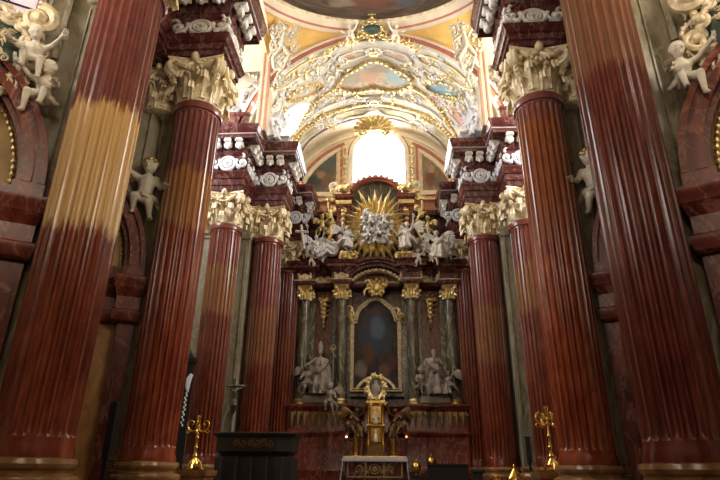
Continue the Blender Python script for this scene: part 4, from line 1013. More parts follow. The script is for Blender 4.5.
o = MB(); o.tube([mp(-.3, .36, .1), mp(-.34, .52, .1), mp(-.12, .6, .1), mp(0, .64, .1), mp(.12, .6, .1), mp(.34, .52, .1), mp(.3, .36, .1)], .05, 6); o.ell(mp(0, .7, .1), .09); o.ell(mp(0, .44, .08), (.26, .15, .1)); o.tube([mp(0, .7, .1), mp(0, .95, .1)], .03, 5); o.tube([mp(-.2, .88, .1), mp(.2, .88, .1)], .03, 5); o.build('crown', M['gold'], t)
for sg, k, x in ((-1, 'putto_m', 351), (1, 'putto', 395)):
    p = at(x, 43, 21.45); statue('flying_putto', k, 'white winged putto %s of the crown cartouche on the chancel arch' % ('left' if sg < 0 else 'right'), 'statue', p, .88, sg*.3, M['ivory'])
# stucco trophies on the pendentives
for s in SD:
    q = [(281, 63), (468, 63)][s > 0]
    p0 = at(*q, 21.15); mp = plane_map(p0+V3(0, .1, 0), (1, 0, 0), (0, -.35, .93), (-s*.2, -.93, -.3))
    t = thing('pendentive_relief', 'cream stucco trophy relief of figures and scrolls on the yellow %s pendentive' % SIDE[s], 'relief', p0, 'pendentive reliefs'); o = MB(); r = random.Random(3)
    g = 0.8
    def lean(u, v, d): return mp(u*g-s*.1*(v-.3), v*g*1.3, d*.5)
    o.ell(lean(-s*.1, 1.75, .2), (.13, .1, .15)); o.cap2(lean(-s*.1, 1.5, .15), .11, lean(0, .9, .15), .17)
    for (a, b, r0, r1) in (((-.2, 1.35), (-.7, 1.1), .08, .05), ((.2, 1.35), (.55, 1.75), .08, .05), ((0, .8), (-.5, .3), .13, .08), ((.1, .8), (.5, .4), .13, .08), ((-.5, .3), (-.35, -.3), .08, .05), ((.5, .4), (.2, -.2), .08, .05)):
        o.cap2(lean(a[0], a[1], .2), r0, lean(b[0], b[1], .25), r1)
    for k in range(46):
        y = r.uniform(-1.1, 1.9); w = .25+.45*max(0, min(1, (y+1.1)/1.6)); x = r.uniform(-w, w)
        (scroll(o, lean, (x, y), r.uniform(.14, .26), r.uniform(0, 6), r.choice((1, -1)), 1.2, .06, 14, .15) if k % 2 else leafblob(o, lean, (x, y), r.uniform(.3, .6), .09, r.uniform(0, 6), .15))
    for k in range(22):
        y = r.uniform(-.9, 1.7); w = .2+.45*max(0, min(1, (y+1.1)/1.6)); p = lean(r.uniform(-w, w), y, .06); o.ell(p, (r.uniform(.1, .2), .09, r.uniform(.14, .26)), 8, 6)
    me = o.mesh('relief', M['trophy'], True, 60); me.transform(Matrix.Translation(-p0)); put('relief', me, t)
# sculpture standing on the entablatures
for s in SD:
    L = SIDE[s]
    statue('stucco_angel', 'angel' if s < 0 else 'angel_m', 'white winged figure on the %s chancel cornice at the foot of the arch' % L, 'statue', (s*5.35, 22.55, 16.3), 1.55, -s*.5, M['cool'])
    statue('stucco_putto', 'putto_m' if s < 0 else 'putto', 'cool white putto on the %s mauve block, touching the vault' % L, 'statue', (s*5.0, 23.3, 17.1), 1.1, -s*.4, M['cool'])
    statue('stucco_angel', 'leaning_m' if s < 0 else 'leaning', 'white reclining figure over the %s transept cornice' % L, 'statue', (s*6.9, 22.0, 17.45), 1.5, -s*.3, M['cool'])
    t = statue('stucco_figure', 'saint', 'greyish standing stucco figure high on the %s transept wall' % L, 'statue', (s*6.0, 22.3, 18.2), 1.1, 0, M['stone'])
    p = V3(s*6.0, 22.55, 20.70); t = thing('wall_shell', 'gilded shell high on the %s transept wall' % L, 'ornament', p); o = MB()
    for i in range(9): a = RD(180*i/8); o.tube([p+V3(.08*cos(a), -.1, -.08*sin(a)), p+V3(.6*cos(a), -.22, -.5*sin(a))], [.05, .11], 6)
    o.build('shell', M['gilt'], t)
    p = V3(s*6.0, 22.25, 17.9); t = tag(MB().plan([(p.x-.55, p.y-.3), (p.x+.55, p.y-.3), (p.x+.55, p.y+.36), (p.x-.55, p.y+.36)], [(-.25, 17.3), (-.1, 17.6), (.0, 18.0), (.08, 18.1), (.08, 18.2)]).build('wall_console', M['white']), 'white console bracket on the %s transept wall under a standing figure' % L, 'bracket')
    o = MB(); mp = plane_map((s*7.0, 22.55, 17.9), (1, 0, 0), (0, 0, 1), (0, -1, 0)); rinceau(o, mp, 2.2, 1.2, .09, True, .08, 9); tag(o.build('wall_relief', M['white']), 'white scroll relief low on the upper %s transept wall' % L, 'relief')
# ================================================================== HIGH ALTAR
RB = 28.75                                  # back panel of the retable
ret = thing('altar_retable', 'tall red marble high altar retable filling the end of the chancel', 'altar', (0, RB, 1.0))
MB().box(-4.3, 4.3, 28.7, 29.3, 1.0, 12.0).build('back_panel', M['darkred'], ret, smooth=False)
pp = [(-4.35, 28.7), (-4.35, 27.55), (-3.3, 27.55), (-3.3, 27.75), (-2.35, 27.75), (-2.35, 27.35), (-1.35, 27.35), (-1.35, 27.9), (1.35, 27.9), (1.35, 27.35), (2.35, 27.35), (2.35, 27.75), (3.3, 27.75), (3.3, 27.55), (4.35, 27.55), (4.35, 28.7)]
pr = MB().plan(pp, [(.12, 1.0), (.12, 1.5), (.02, 1.62), (0, 1.7), (0, 3.0), (.06, 3.1), (.1, 3.18), (.02, 3.24), (0, 3.3), (0, 4.2), (.08, 4.3), (.16, 4.42), (.16, 4.5), (0, 4.52)]).build('predella', M['red'], ret, ang=25)
for xx, yy in ((-3.83, 27.52), (-2.83, 27.72), (-1.85, 27.32), (1.85, 27.32), (2.83, 27.72), (3.83, 27.52)):
    mp = plane_map((xx, yy, 3.75), (1, 0, 0), (0, 0, 1), (0, -1, 0)); o = MB()
    for k in range(3):
        u = (k-1)*.3
        o.tube([mp(u, .36, .02), mp(u, .2, .05), mp(u, -.05, .06), mp(u, -.3, .03)], [.13, .10, .075, .02], 7); leafblob(o, mp, (u-.02, .36), .3, .05, RD(-60), .06); o.ell(mp(u+.15, .3, .02), (.06, .04, .12), 6, 5)
    o.build('gilded_pendant', M['dullgilt'], pr)
# retable columns
RC = MB().lathe([(.42, 0), (.42, .08), (.38, .12), (.40, .18), (.36, .26), (.31, .28)], 24).mesh('base', M['gold'])
RSH = MB().lathe([(.30, 0), (.31, 1.5), (.29, 3.5), (.255, 5.05), (.29, 5.08), (.29, 5.14), (.25, 5.16)], 28).mesh('shaft', M['greygreen'])
o = MB().lathe([(.25, 0), (.27, .1), (.26, .4), (.36, .62), (.38, .66)], 20)
for i in range(8): acanthus(o, 2*pi*i/8, .25, .0, .22, .11, .12)
for i in range(8): acanthus(o, 2*pi*(i+.5)/8, .26, .02, .42, .11, .14)
for k in range(4):
    a = pi/4+k*pi/2; mp = plane_map((.36*cos(a), .36*sin(a), .56), (cos(a), sin(a), 0), (0, 0, 1), (-sin(a), cos(a), 0))
    for d in (-.05, .05): scroll(o, mp, (0, 0), .13, RD(95), -1, 1.5, .045, 18, d)
o.plan([(-.42, -.42), (.42, -.42), (.42, .42), (-.42, .42)], [(-.06, .62), (-.02, .68), (0, .74), (-.02, .76)])
RCAP = o.mesh('capital', M['gold'], True, 45)
for xx, yy in ((-3.83, 27.98), (-1.85, 27.8), (1.85, 27.8), (3.83, 27.98)):
    c = put('column', RSH, ret, V3(xx, yy, 4.75)-ret.location); put('base', RC, c, (0, 0, -.25)); put('capital', RCAP, c, (0, 0, 5.14))
    p2 = MB().box(xx-.5, xx+.5, 28.4, 28.72, 4.52, 10.6).build('backing_pilaster', M['greygreen'], ret, smooth=False)
# niche strips with pendants
for q in (-1, 1):
    xx = q*2.85
    MB().box(xx-.42, xx+.42, 28.62, 28.72, 4.6, 10.6).build('niche_panel', M['red'], ret, smooth=False)
    o = MB(); mp = plane_map((xx, 28.4, 9.55), (1, 0, 0), (0, 0, 1), (0, -1, 0))
    for k in range(7): o.ell(mp(0, .45-.24*k, .05), (.2-.022*k, .12, .15), 8, 6); 
    for sg in (-1, 1):
        for k in range(4): leafblob(o, mp, (sg*.05, .5-.28*k), .36-.05*k, .07, RD(-90+sg*45), .05)
        scroll(o, mp, (sg*.2, .55), .17, RD(90), sg, 1.3, .05, 16, .05)
    o.build('gilded_drop', M['gold'], ret)
# entablature of the retable: gilded frieze, breaking cornice, raised arch over the painting
ep = [(-4.35, 28.7), (-4.35, 27.5), (-3.32, 27.5), (-3.25, 27.9), (-2.85, 28.0), (-2.42, 27.9), (-2.35, 27.3), (-1.35, 27.3), (-1.3, 27.95), (1.3, 27.95), (1.35, 27.3), (2.35, 27.3), (2.42, 27.9), (2.85, 28.0), (3.25, 27.9), (3.32, 27.5), (4.35, 27.5), (4.35, 28.7)]
en = MB().plan(ep, [(0, 10.62), (.03, 10.7), (.05, 10.82), (.0, 10.86), (0, 11.22), (.06, 11.28), (.12, 11.36)]).build('frieze_block', M['darkred'], ret, ang=25)
MB().plan(ep, [(.02, 10.83), (.07, 10.85), (.07, 10.89), (.02, 10.91)]).build('gilded_fillet', M['gilt'], ret, ang=25)
MB().plan(ep, [(.10, 11.34), (.16, 11.42), (.34, 11.5), (.34, 11.62), (.42, 11.72), (.46, 11.84), (0, 11.9)]).build('cornice', M['darkred'], ret, ang=25)
def band_on(mb, pts, z, seed, th=.055, hh=.36):
    for i in range(len(pts)-1):
        a = Vector((*pts[i], z)); b = Vector((*pts[i+1], z)); d = b-a
        if d.length < .35: continue
        U = d.normalized(); nn = V3(U.y, -U.x, 0); rinceau(mb, plane_map((a+b)/2, U, (0, 0, 1), nn), d.length, hh, th, i % 2 == 0, .03, seed+i)
for i in (1, 3, 4, 6, 9, 11, 12, 14): o = MB(); band_on(o, ep[i:i+2], 11.04, i); (o.build('gilded_frieze', M['gilt'], en) if o.v else None)
def arc_band(mb, xc, zc, R, y0, y1, dz0, dz1, a0, a1, n=24):
    vs = []; fs = []
    for k in range(n+1):
        a = a0+(a1-a0)*k/n
        for y, r in ((y0, R+dz0), (y0, R+dz1), (y1, R+dz1), (y1, R+dz0)): vs.append((xc+r*cos(a), y, zc+r*sin(a)))
    for k in range(n):
        for q in range(4): w = (q+1) % 4; fs.append((k*4+q, k*4+w, k*4+4+w, k*4+4+q))
    fs += [(0, 1, 2, 3), (n*4+3, n*4+2, n*4+1, n*4)]
    return mb.add(vs, fs)
A0, A1 = RD(42), RD(138)
o = MB(); arc_band(o, 0, 9.75, 1.85, 27.35, 28.3, .0, .16, A0, A1); arc_band(o, 0, 9.75, 1.85, 27.2, 28.3, .16, .30, A0, A1); arc_band(o, 0, 9.75, 1.85, 27.05, 28.3, .30, .42, A0, A1)
o.build('arched_cornice', M['darkred'], ret, ang=30)
o = MB(); arc_band(o, 0, 9.75, 1.62, 27.6, 28.0, 0, .12, A0, A1)
for k in range(15): a = A0+(A1-A0)*k/14; o.ell((1.70*cos(a), 27.55, 9.75+1.70*sin(a)), (.10, .07, .10), 7, 5)
o.build('gilded_arch_moulding', M['gilt'], ret)
# gilded keystone cartouche above the painting
o = MB(); mp = plane_map((0, 27.75, 10.45), (1, 0, 0), (0, 0, 1), (0, -1, 0))
for sg in (-1, 1):
    scroll(o, mp, (sg*.34, .18), .26, RD(90), sg, 1.4, .085, 20, .1); scroll(o, mp, (sg*.30, -.22), .2, RD(-90), -sg, 1.3, .07, 18, .1); leafblob(o, mp, (sg*.2, 0), .6, .09, RD(90-sg*80), .1); leafblob(o, mp, (sg*.3, .3), .35, .08, RD(90-sg*30), .1)
o.ell(mp(0, .05, .12), (.22, .12, .3)); o.ell(mp(0, .45, .1), .12); o.ell(mp(0, -.35, .1), .1); o.build('gilded_keystone', M['gold'], ret)
# the altar painting
PX = -.06
prof = [(-1.2, 5.25), (1.2, 5.25), (1.2, 8.75), (1.02, 8.85), (.95, 9.15), (.8, 9.45), (.5, 9.7), (.25, 9.92), (0, 9.97), (-.25, 9.92), (-.5, 9.7), (-.8, 9.45), (-.95, 9.15), (-1.02, 8.85), (-1.2, 8.75)]
t = thing('altar_painting', 'large dark bluish altar painting with a shaped top in a gilded frame', 'painting', (PX, 28.2, 5.2))
MB().prism([(x+PX, z) for x, z in prof], 28.1, 28.2).build('canvas', painting('altar_oil', [(.3, (.018, .016, .016)), (.5, (.045, .038, .036)), (.7, (.085, .065, .055))],
    [(.5, .62, .36, .28, (.05, .08, .13)), (.53, .68, .2, .13, (.12, .18, .26)), (.35, .38, .14, .14, (.13, .06, .035)), (.18, .22, .14, .1, (.24, .20, .18)), (.68, .2, .14, .08, (.17, .10, .07)), (.62, .36, .1, .12, (.06, .045, .06)), (.85, .3, .12, .1, (.11, .04, .03)), (.5, .86, .14, .05, (.12, .07, .06)), (.3, .72, .1, .07, (.09, .06, .06))], 6), t, smooth=False)
o = MB(); o.loop([(x*1.05+PX, 28.06, z+(.06 if z > 6 else -.06)) for x, z in prof], .085, 8); o.loop([(x*.97+PX, 28.03, z+(-.05 if z > 6 else .05)) for x, z in prof], .04, 6)
o.build('frame', M['gilt'], t)
for q in (-1, 1):
    o = MB(); mp = plane_map((PX+q*1.28, 28.02, 9.0), (1, 0, 0), (0, 0, 1), (0, -1, 0)); scroll(o, mp, (q*.06, .1), .2, RD(90), q, 1.5, .07, 20, .05); leafblob(o, mp, (0, 0), .5, .08, RD(-90), .05); leafblob(o, mp, (0, .25), .4, .08, RD(90+q*20), .05)
    o.build('frame_scroll', M['gold'], t)
MB().prism([(x*1.22+PX, z*1.0+(.2 if z > 6 else -.3)) for x, z in prof], 28.24, 28.6).build('backboard', M['greygreen'], t, smooth=False)
# statue groups on the predella
st = statue('bishop_statue', 'bishop', 'grey stone mitred bishop with raised arm, statue group left of the altar painting', 'statue', (-2.85, 27.55, 4.95), 1.22, .2)
o = MB(); hx, hz = -.02, 1.76; o.lathe([(.11, 0), (.125, .1), (.12, .22), (.06, .36), (.012, .42)], 14, (hx, -.07, hz), flat=(1, .65)); put('mitre', o.mesh('mitre', M['stone']), st)
o = MB(); o.tube([(.5, -.32, 1.75), (.52, -.32, .05)], .022, 6); o.tube([(.5+.1*sin(a)-.0, -.32, 1.86-.11*cos(a)) for a in [i*.5 for i in range(10)]], .022, 6); put('crozier', o.mesh('crozier', M['stone']), st)
tag(MB().plan([(-3.7, 27.5), (-2.2, 27.5), (-2.2, 28.2), (-3.7, 28.2)], [(-.1, 4.52), (0, 4.6), (-.04, 4.85), (-.1, 4.95)]).build('statue_plinth', M['stone'], smooth=False), 'grey stone plinth under the mitred bishop left of the altar painting', 'plinth')
statue('stone_putto', 'putto_m', 'grey stone putto at the left knee of the mitred bishop', 'statue', (-3.45, 27.45, 4.95), 1.15, .4, M['stone'])
statue('stone_putto', 'putto', 'grey stone putto hanging off the plinth to the right of the bishop', 'statue', (-2.28, 27.2, 4.1), 1.05, -.2, M['stone'])
st = statue('saint_statue', 'saint', 'grey stone bearded saint, statue group right of the altar painting', 'statue', (2.83, 27.55, 4.95), 1.22, -.1)
o = MB(); o.cap2((.05, -.17, 1.6), .06, (.06, -.18, 1.48), .03); put('beard', o.mesh('beard', M['stone']), st)
tag(MB().plan([(2.1, 27.5), (3.6, 27.5), (3.6, 28.2), (2.1, 28.2)], [(-.1, 4.52), (0, 4.6), (-.04, 4.85), (-.1, 4.95)]).build('statue_plinth', M['stone'], smooth=False), 'grey stone plinth under the bearded saint right of the altar painting', 'plinth')
statue('stone_putto', 'putto_sit', 'grey stone putto seated at the left foot of the bearded saint', 'statue', (2.2, 27.4, 4.95), 1.15, .3, M['stone'])
statue('stone_angel', 'angel', 'grey stone winged angel crouching right of the bearded saint', 'statue', (3.5, 27.4, 4.92), .85, -.5, M['stone'])
# gilded heart on the niche and vigil lamps
for x, y, l in ((332, 350, 'small gilded heart hanging beside the left inner retable column'),):
    p = at(x, y, 28.3); o = MB(); 
    for sg in (-1, 1): o.cap2(p+V3(sg*.07, 0, .06), .09, p+V3(0, 0, -.14), .03)
    o.tube([p+V3(0, 0, .12), p+V3(0, .02, .25)], .02); tag(o.build('votive_heart', M['gold']), l, 'ornament')
for x, q in ((346.5, 'left'), (406.5, 'right')):
    p = at(x, 437, 27.2); t = thing('vigil_lamp', 'tiny glowing vigil lamp on the %s of the tabernacle' % q, 'lamp', p)
    o = MB(); o.ell(p, (.05, .05, .06)); o.build('glass', emis('lamp_glow_'+q, (1, .35, .15) if q == 'right' else (1, .75, .6), 2.5), t); o = MB(); o.tube([p+V3(0, .25, -.06), p+V3(0, 0, -.09)], .02); o.lathe([(.03, -.1), (.06, -.07), (.065, -.03)], 10, p); o.build('holder', M['brass'], t)

# ------------------------------------------------------------------ upper storey with sunburst
up = thing('retable_attic', 'red marble upper storey of the high altar with two gilded-capped piers', 'altar', (0, 28.4, 11.9))
SC = at(376, 225, 27.3)
o = MB(); n = 20; x0 = 1.55
MB().prism([(-1.75, 11.9), (1.75, 11.9), (1.75, 15.6)]+[(1.55*cos(pi*i/n), 15.6+1.6*sin(pi*i/n)) for i in range(1, n)]+[(-1.75, 15.6)], 28.35, 28.75).build('back_panel', M['greygreen'], up, smooth=False)
o = MB(); arc_band(o, -.06, 15.6, 1.6, 28.05, 28.7, 0, .12, RD(35), RD(145)); arc_band(o, -.06, 15.6, 1.6, 27.95, 28.7, .11, .24, RD(35), RD(145)); o.build('curved_pediment', M['pink'], up, ang=30)
o = MB()
for k in range(9):
    a = RD(48+84*k/8); p = V3(-.06+1.92*cos(a), 28.1, 15.6+1.92*sin(a)); o.ell(p, .08, 8, 6)
    for i in range(5): b = i*2*pi/5; o.ell(p+V3(.09*cos(b), -.05, .09*sin(b)), .05, 6, 5)
o.build('rosettes', M['cool'], up)
for q in (-1, 1):
    x = q*1.78-.08
    pier = MB().plan([(x-.38, 27.75), (x+.38, 27.75), (x+.38, 28.5), (x-.38, 28.5)], [(.08, 11.9), (.08, 12.4), (0, 12.5), (0, 15.3), (.05, 15.35), (.05, 15.45), (0, 15.5), (0, 15.75), (.1, 15.85), (.16, 16.0), (.16, 16.1), (0, 16.15)]).build('pier', M['red'], up, ang=25)
    o = MB(); mp = plane_map((x, 27.7, 14.2), (1, 0, 0), (0, 0, 1), (0, -1, 0))
    for k in range(4): o.ell(mp(0, .6-.3*k, .03), (.15-.02*k, .1, .15), 8, 6)
    scroll(o, mp, (0, .85), .16, RD(90), q, 1.4, .05, 18, .05)
    o.plan([(x-.45, 27.68), (x+.45, 27.68), (x+.45, 28.5), (x-.45, 28.5)], [(-.03, 15.5), (0, 15.55), (0, 15.72), (-.03, 15.76)])
    o.build('gilded_relief', M['gold'], pier)
    o = MB(); mp = plane_map((x, 27.8, 16.5), (1, 0, 0), (0, 0, 1), (0, -1, 0))
    for k in range(6): scroll(o, mp, (-.32+.12*k, -.02+.12*(k % 2)), .17, k*1.1, (-1)**k, 1.3, .09, 18, .08*(k % 3)); leafblob(o, mp, (-.3+.12*k, -.2), .5, .1, RD(60+12*k), .1)
    o.ell(mp(0, -.05, 0), (.28, .22, .22)); o.build('gilded_cap', M['gold'], pier)
    t = thing('gilded_finial', 'tall gilded S-scroll bracket on the %s outer side of the sunburst pier' % ('left' if q < 0 else 'right'), 'ornament', (x+q*.62, 27.9, 12.2))
    o = MB(); mp = plane_map((x+q*.62, 27.9, 14.6), (q, 0, 0), (0, 0, 1), (0, -1, 0))
    o.tube([mp(.1+.2*sin(k*.75), -2.3+.3*k, .05*(k % 2)) for k in range(15)], [.13-.004*k for k in range(15)], 8)
    for k in range(8): leafblob(o, mp, (.05, -1.9+.5*k), .5, .1, RD(70-140*(k % 2)), .08); scroll(o, mp, (.1+.1*(-1)**k, -1.8+.5*k), .16, k, (-1)**k, 1.3, .06, 14, .12)
    o.build('bracket', M['gold'], t); o = MB(); scroll(o, mp, (-.05, 2.15), .3, RD(-90), 1, 1.5, .1, 24, 0); o.build('scroll', M['ivory'], t)
sb = thing('sunburst', 'gilded sunburst of long rays above the high altar painting', 'ornament', SC)
rr = random.Random(5); nr = 64
for i in range(nr):
    a = 2*pi*i/nr+.03; L = (2.75 if i % 4 == 0 else 2.4 if i % 2 == 0 else 2.05)*(1+.06*rr.uniform(-1, 1))*(.86 if abs(sin(a)) > .7 else .73)
    d = V3(cos(a), 0, sin(a)); b = V3(-sin(a), 0, cos(a)); w = .088 if i % 2 == 0 else .062
    o = MB(); y = rr.uniform(-.05, .08)
    base = SC+d*.55+V3(0, y+.1, 0); mid = SC+d*(L*.72)+V3(0, y, 0); tip = SC+d*L+V3(0, y+.06, 0)
    o.add([base-b*w*.6, base+V3(0, -.06, 0), base+b*w*.6, base+V3(0, .04, 0), mid-b*w*1.2, mid+V3(0, -.10, 0), mid+b*w*1.2, mid+V3(0, .04, 0), tip], [(0, 1, 5, 4), (1, 2, 6, 5), (2, 3, 7, 6), (3, 0, 4, 7), (4, 5, 8), (5, 6, 8), (6, 7, 8), (7, 4, 8), (0, 3, 2, 1)])
    o.build('ray', M['gold'], sb, smooth=False)
# silvery relief of figures and clouds on the sunburst
o = MB(); rc = SC+V3(.06, -.25, -.18); r = random.Random(12)
for k in range(40):
    x = r.uniform(-.82, .82); z = r.uniform(-1.0, .85); o.ell(rc+V3(x, r.uniform(.02, .2), z), (r.uniform(.12, .24), r.uniform(.08, .14), r.uniform(.1, .2)), 10, 8)
for k in range(12):
    x = r.uniform(-.8, .8); z = r.uniform(-.95, .8); mp = plane_map(rc+V3(x, -.02, z), (1, 0, 0), (0, 0, 1), (0, -1, 0)); scroll(o, mp, (0, 0), r.uniform(.1, .2), r.uniform(0, 6), r.choice((1, -1)), 1.2, .04, 14, .05); leafblob(o, mp, (0, 0), r.uniform(.25, .4), .05, r.uniform(0, 6), .06)
def small(mb, c, q, s):
    c = Vector(c); head(mb, c+V3(0, -.12, .5)*s, .12*s, (q, -1, 0)); mb.cap2(c+V3(0, -.1, .3)*s, .14*s, c+V3(0, -.1, -.1)*s, .17*s)
    mb.cap2(c+V3(.1, -.1, .3)*s, .07*s, c+V3(.35*q+.1, -.25, .15)*s, .05*s); mb.cap2(c+V3(-.1, -.1, .3)*s, .07*s, c+V3(-.35, -.2, .4)*s, .05*s)
    mb.cap2(c+V3(-.08, -.1, -.1)*s, .12*s, c+V3(-.2, -.3, -.4)*s, .08*s); mb.cap2(c+V3(.1, -.1, -.1)*s, .12*s, c+V3(.25, -.28, -.35)*s, .08*s); mb.cap2(c+V3(-.2, -.3, -.4)*s, .08*s, c+V3(-.1, -.2, -.75)*s, .05*s)
small(o, rc+V3(-.35, -.08, .35), 1, .72); small(o, rc+V3(.38, -.08, .3), -1, .72); small(o, rc+V3(-.5, -.08, -.45), 1, .55); small(o, rc+V3(.05, -.1, -.35), -1, .55); small(o, rc+V3(.6, -.08, -.5), -1, .5); small(o, rc+V3(.02, -.08, .5), 1, .5); small(o, rc+V3(.15, -.08, .1), 1, .45)
o.ell(rc+V3(-.62, 0, .85), (.16, .12, .22)); o.ell(rc+V3(-.5, 0, 1.0), .12)
me = baked(o, 'relief', M['silver'], .022, 1, .015, .06); me.transform(Matrix.Translation(-SC)); put('figure_relief', me, sb)
tag(MB().grid(lambda u, v: SC+V3((.3+1.0*v)*cos(2*pi*u), .35-.06*v, (.3+1.1*v)*sin(2*pi*u)), 40, 5, True).build('cloud_disc', M['silver']), 'grey cloud disc behind the gilded sunburst rays', 'ornament')
for q in (-1, 1):
    o = MB()
    for w in (1.25, 1.5, 1.75):
        x = q*w; k = int(x*4); p = SC+V3(x, -.1, -2.05+.18*w); mp = plane_map(p, (1, 0, 0), (0, 0, 1), (0, -1, 0)); scroll(o, mp, (0, 0), .24, k, (-1)**k, 1.2, .09, 16, 0); leafblob(o, mp, (0, 0), .4, .1, k*1.3, .05)
    o.ell(SC+V3(q*1.5, .0, -1.85), (.4, .15, .18))
    tag(o.build('gilded_cloud', M['gold']), 'gilded cloud scrolls at the lower %s corner of the sunburst' % ('left' if q < 0 else 'right'), 'ornament')
# angels and putti on the retable cornice
def fig_at(nm, key, label, px, py, Y, sc, rz=0, mat=None, sink=0.):
    p = at(px, py, Y); return statue(nm, key, label, 'statue', p, sc, rz, mat)
tag(MB().box(-4.3, 4.3, 27.6, 28.7, 11.9, 12.35).build('attic_step', M['darkred'], smooth=False), 'dark red marble step on the retable cornice carrying the angels', 'step')
fig_at('cornice_angel', 'angel', 'grey white angel beside the white cross, far left on the retable cornice', 314, 259, 27.3, 1.0, .5, M['cool'])
fig_at('cornice_angel', 'leaning_m', 'greyish reclining angel left of the sunburst on the retable cornice', 333, 258, 27.2, 1.25, .3, M['cool'])
fig_at('cornice_angel', 'angel_m', 'greyish kneeling angel touching the left rays of the sunburst', 346, 250, 27.0, 1.0, .6, M['cool'])
fig_at('cornice_putto', 'putto', 'small white putto low at the far left end of the retable cornice', 311, 266, 27.0, .62, .2, M['ivory'])
fig_at('cornice_putto', 'putto_m', 'gilded putto above the far left retable cornice', 322, 236, 28.1, 1.0, .3, M['gold'])
fig_at('cornice_angel', 'angel', 'bright white angel at the right rays of the sunburst', 407, 251, 26.9, 1.2, -.4, M['white'])
fig_at('cornice_angel', 'leaning', 'angel coloured grey for shade, right of the bright white angel, leg hanging over the cornice', 419, 256, 27.3, 1.1, -.5, M['stone'])  # grey stone colour puts this angel's shade into the material
fig_at('cornice_putto', 'putto_m', 'small white putto hanging below the grey angel on the right cornice', 419, 266, 26.9, .72, -.2, M['white'])
fig_at('cornice_angel', 'angel_m', 'seated white angel with lit drapery, towards the right end of the retable cornice', 439, 261, 27.0, 1.25, -.2, M['white'])
fig_at('cornice_putto', 'putto_sit', 'bright ivory putto at the foot of the seated angel on the right', 434, 264, 26.7, .75, 0, M['ivory'])
fig_at('cornice_putto', 'putto', 'gilded putto above the right retable cornice', 428, 238, 28.1, 1.0, -.3, M['gold'])
fig_at('cornice_putto', 'putto_m', 'greyish putto at the far right end of the retable cornice', 450, 262, 27.2, .9, -.6, M['cool'])
for q, x in ((-1, 321), (1, 431)):
    p = at(x, 252, 27.6); o = MB(); mp = plane_map(p, (1, 0, 0), (0, 0, 1), (0, -1, 0))
    for k in range(6): scroll(o, mp, (-.3+.13*k, .1*(k % 2)), .22, k, (-1)**k, 1.2, .085, 16, .05*(k % 3)); leafblob(o, mp, (-.2+.1*k, 0), .5, .1, k, .1)
    o.ell(mp(0, -.1, 0), (.35, .2, .28)); o.lathe([(.2, -.75), (.24, -.6), (.14, -.5), (.26, -.2), (.3, 0)], 14, p)
    tag(o.build('gilded_vase', M['gold']), 'gilded flower vase between the angels on the %s of the cornice' % ('left' if q < 0 else 'right'), 'vase')
t = thing('white_cross', 'plain white cross held at the far left of the retable cornice', 'cross', at(303, 250, 27.0))
a = at(304, 249, 27.0); b = at(301, 225, 27.0); d = (b-a); o = MB(); o.tube([a, b], .075, 4); o.tube([a+d*.7-V3(.36, 0, -.06), a+d*.7+V3(.36, 0, .0)], .075, 4); o.build('cross', M['white'], t, smooth=False)
# ------------------------------------------------------------------ altar table and tabernacle
al = thing('altar_table', 'altar table with white linen edge and gilded front panel in the chancel', 'altar', (-.06, 26.2, 1.0))
ax = -.06
MB().box(ax-1.25, ax+1.25, 25.75, 26.9, 1.0, 2.0).build('body', M['darkred'], al, smooth=False)
MB().plan([(ax-1.4, 25.6), (ax+1.4, 25.6), (ax+1.4, 27), (ax-1.4, 27)], [(-.05, 2.0), (0, 2.03), (0, 2.1), (-.02, 2.12)]).build('table_top', M['gold'], al)
o = MB(); o.plan([(ax-1.42, 25.58), (ax+1.42, 25.58), (ax+1.42, 26.9), (ax-1.42, 26.9)], [(.0, 1.9), (.02, 1.98), (.0, 2.03)])
for q in (-1, 1): o.tube([(ax+q*1.4, 25.6, 1.98), (ax+q*1.44, 25.56, 1.5), (ax+q*1.5, 25.52, 1.05)], [.018, .02, .03], 6)
o.build('linen', M['cloth'], al)
o = MB(); mp = plane_map((ax, 25.72, 1.6), (1, 0, 0), (0, 0, 1), (0, -1, 0)); rinceau(o, mp, 2.2, .5, .022, True, .01, 3)
for z in (1.92, 1.28): o.box(ax-1.2, ax+1.2, 25.68, 25.75, z-.03, z+.03)
for x in (-1.18, -.4, .4, 1.18): o.box(ax+x-.03, ax+x+.03, 25.68, 25.75, 1.25, 1.9)
o.build('gilded_front', M['dullgilt'], al)
TX = -.03
tb = thing('tabernacle', 'tall narrow gilded tabernacle with a small figure, standing on the altar table', 'tabernacle', (TX, 26.7, 2.12))
MB().plan([(TX-.42, 26.45), (TX+.42, 26.45), (TX+.42, 26.95), (TX-.42, 26.95)], [(.05, 2.12), (.05, 2.2), (0, 2.25), (0, 2.55), (.04, 2.6), (.06, 2.66), (0, 2.7)]).build('base', M['bronze'], tb, ang=25)
MB().plan([(TX-.30, 26.5), (TX+.30, 26.5), (TX+.30, 26.95), (TX-.30, 26.95)], [(0, 2.7), (0, 4.5), (.06, 4.56), (.1, 4.64), (0, 4.7)]).build('shrine', M['bronze'], tb, ang=25)
o = MB()
for q in (-1, 1):
    o.lathe([(.07, 2.7), (.055, 2.78), (.05, 3.4), (.07, 3.45), (.05, 3.5), (.045, 4.3), (.07, 4.36), (.08, 4.45)], 12, (TX+q*.34, 26.45, 0))
    o.lathe([(.04, 2.3), (.05, 2.6), (.035, 2.7)], 10, (TX+q*.34, 26.4, 0))
o.box(TX-.42, TX+.42, 26.4, 26.5, 3.42, 3.5); o.box(TX-.44, TX+.44, 26.38, 26.5, 4.45, 4.54); o.build('gilded_colonnette', M['brass'], tb)
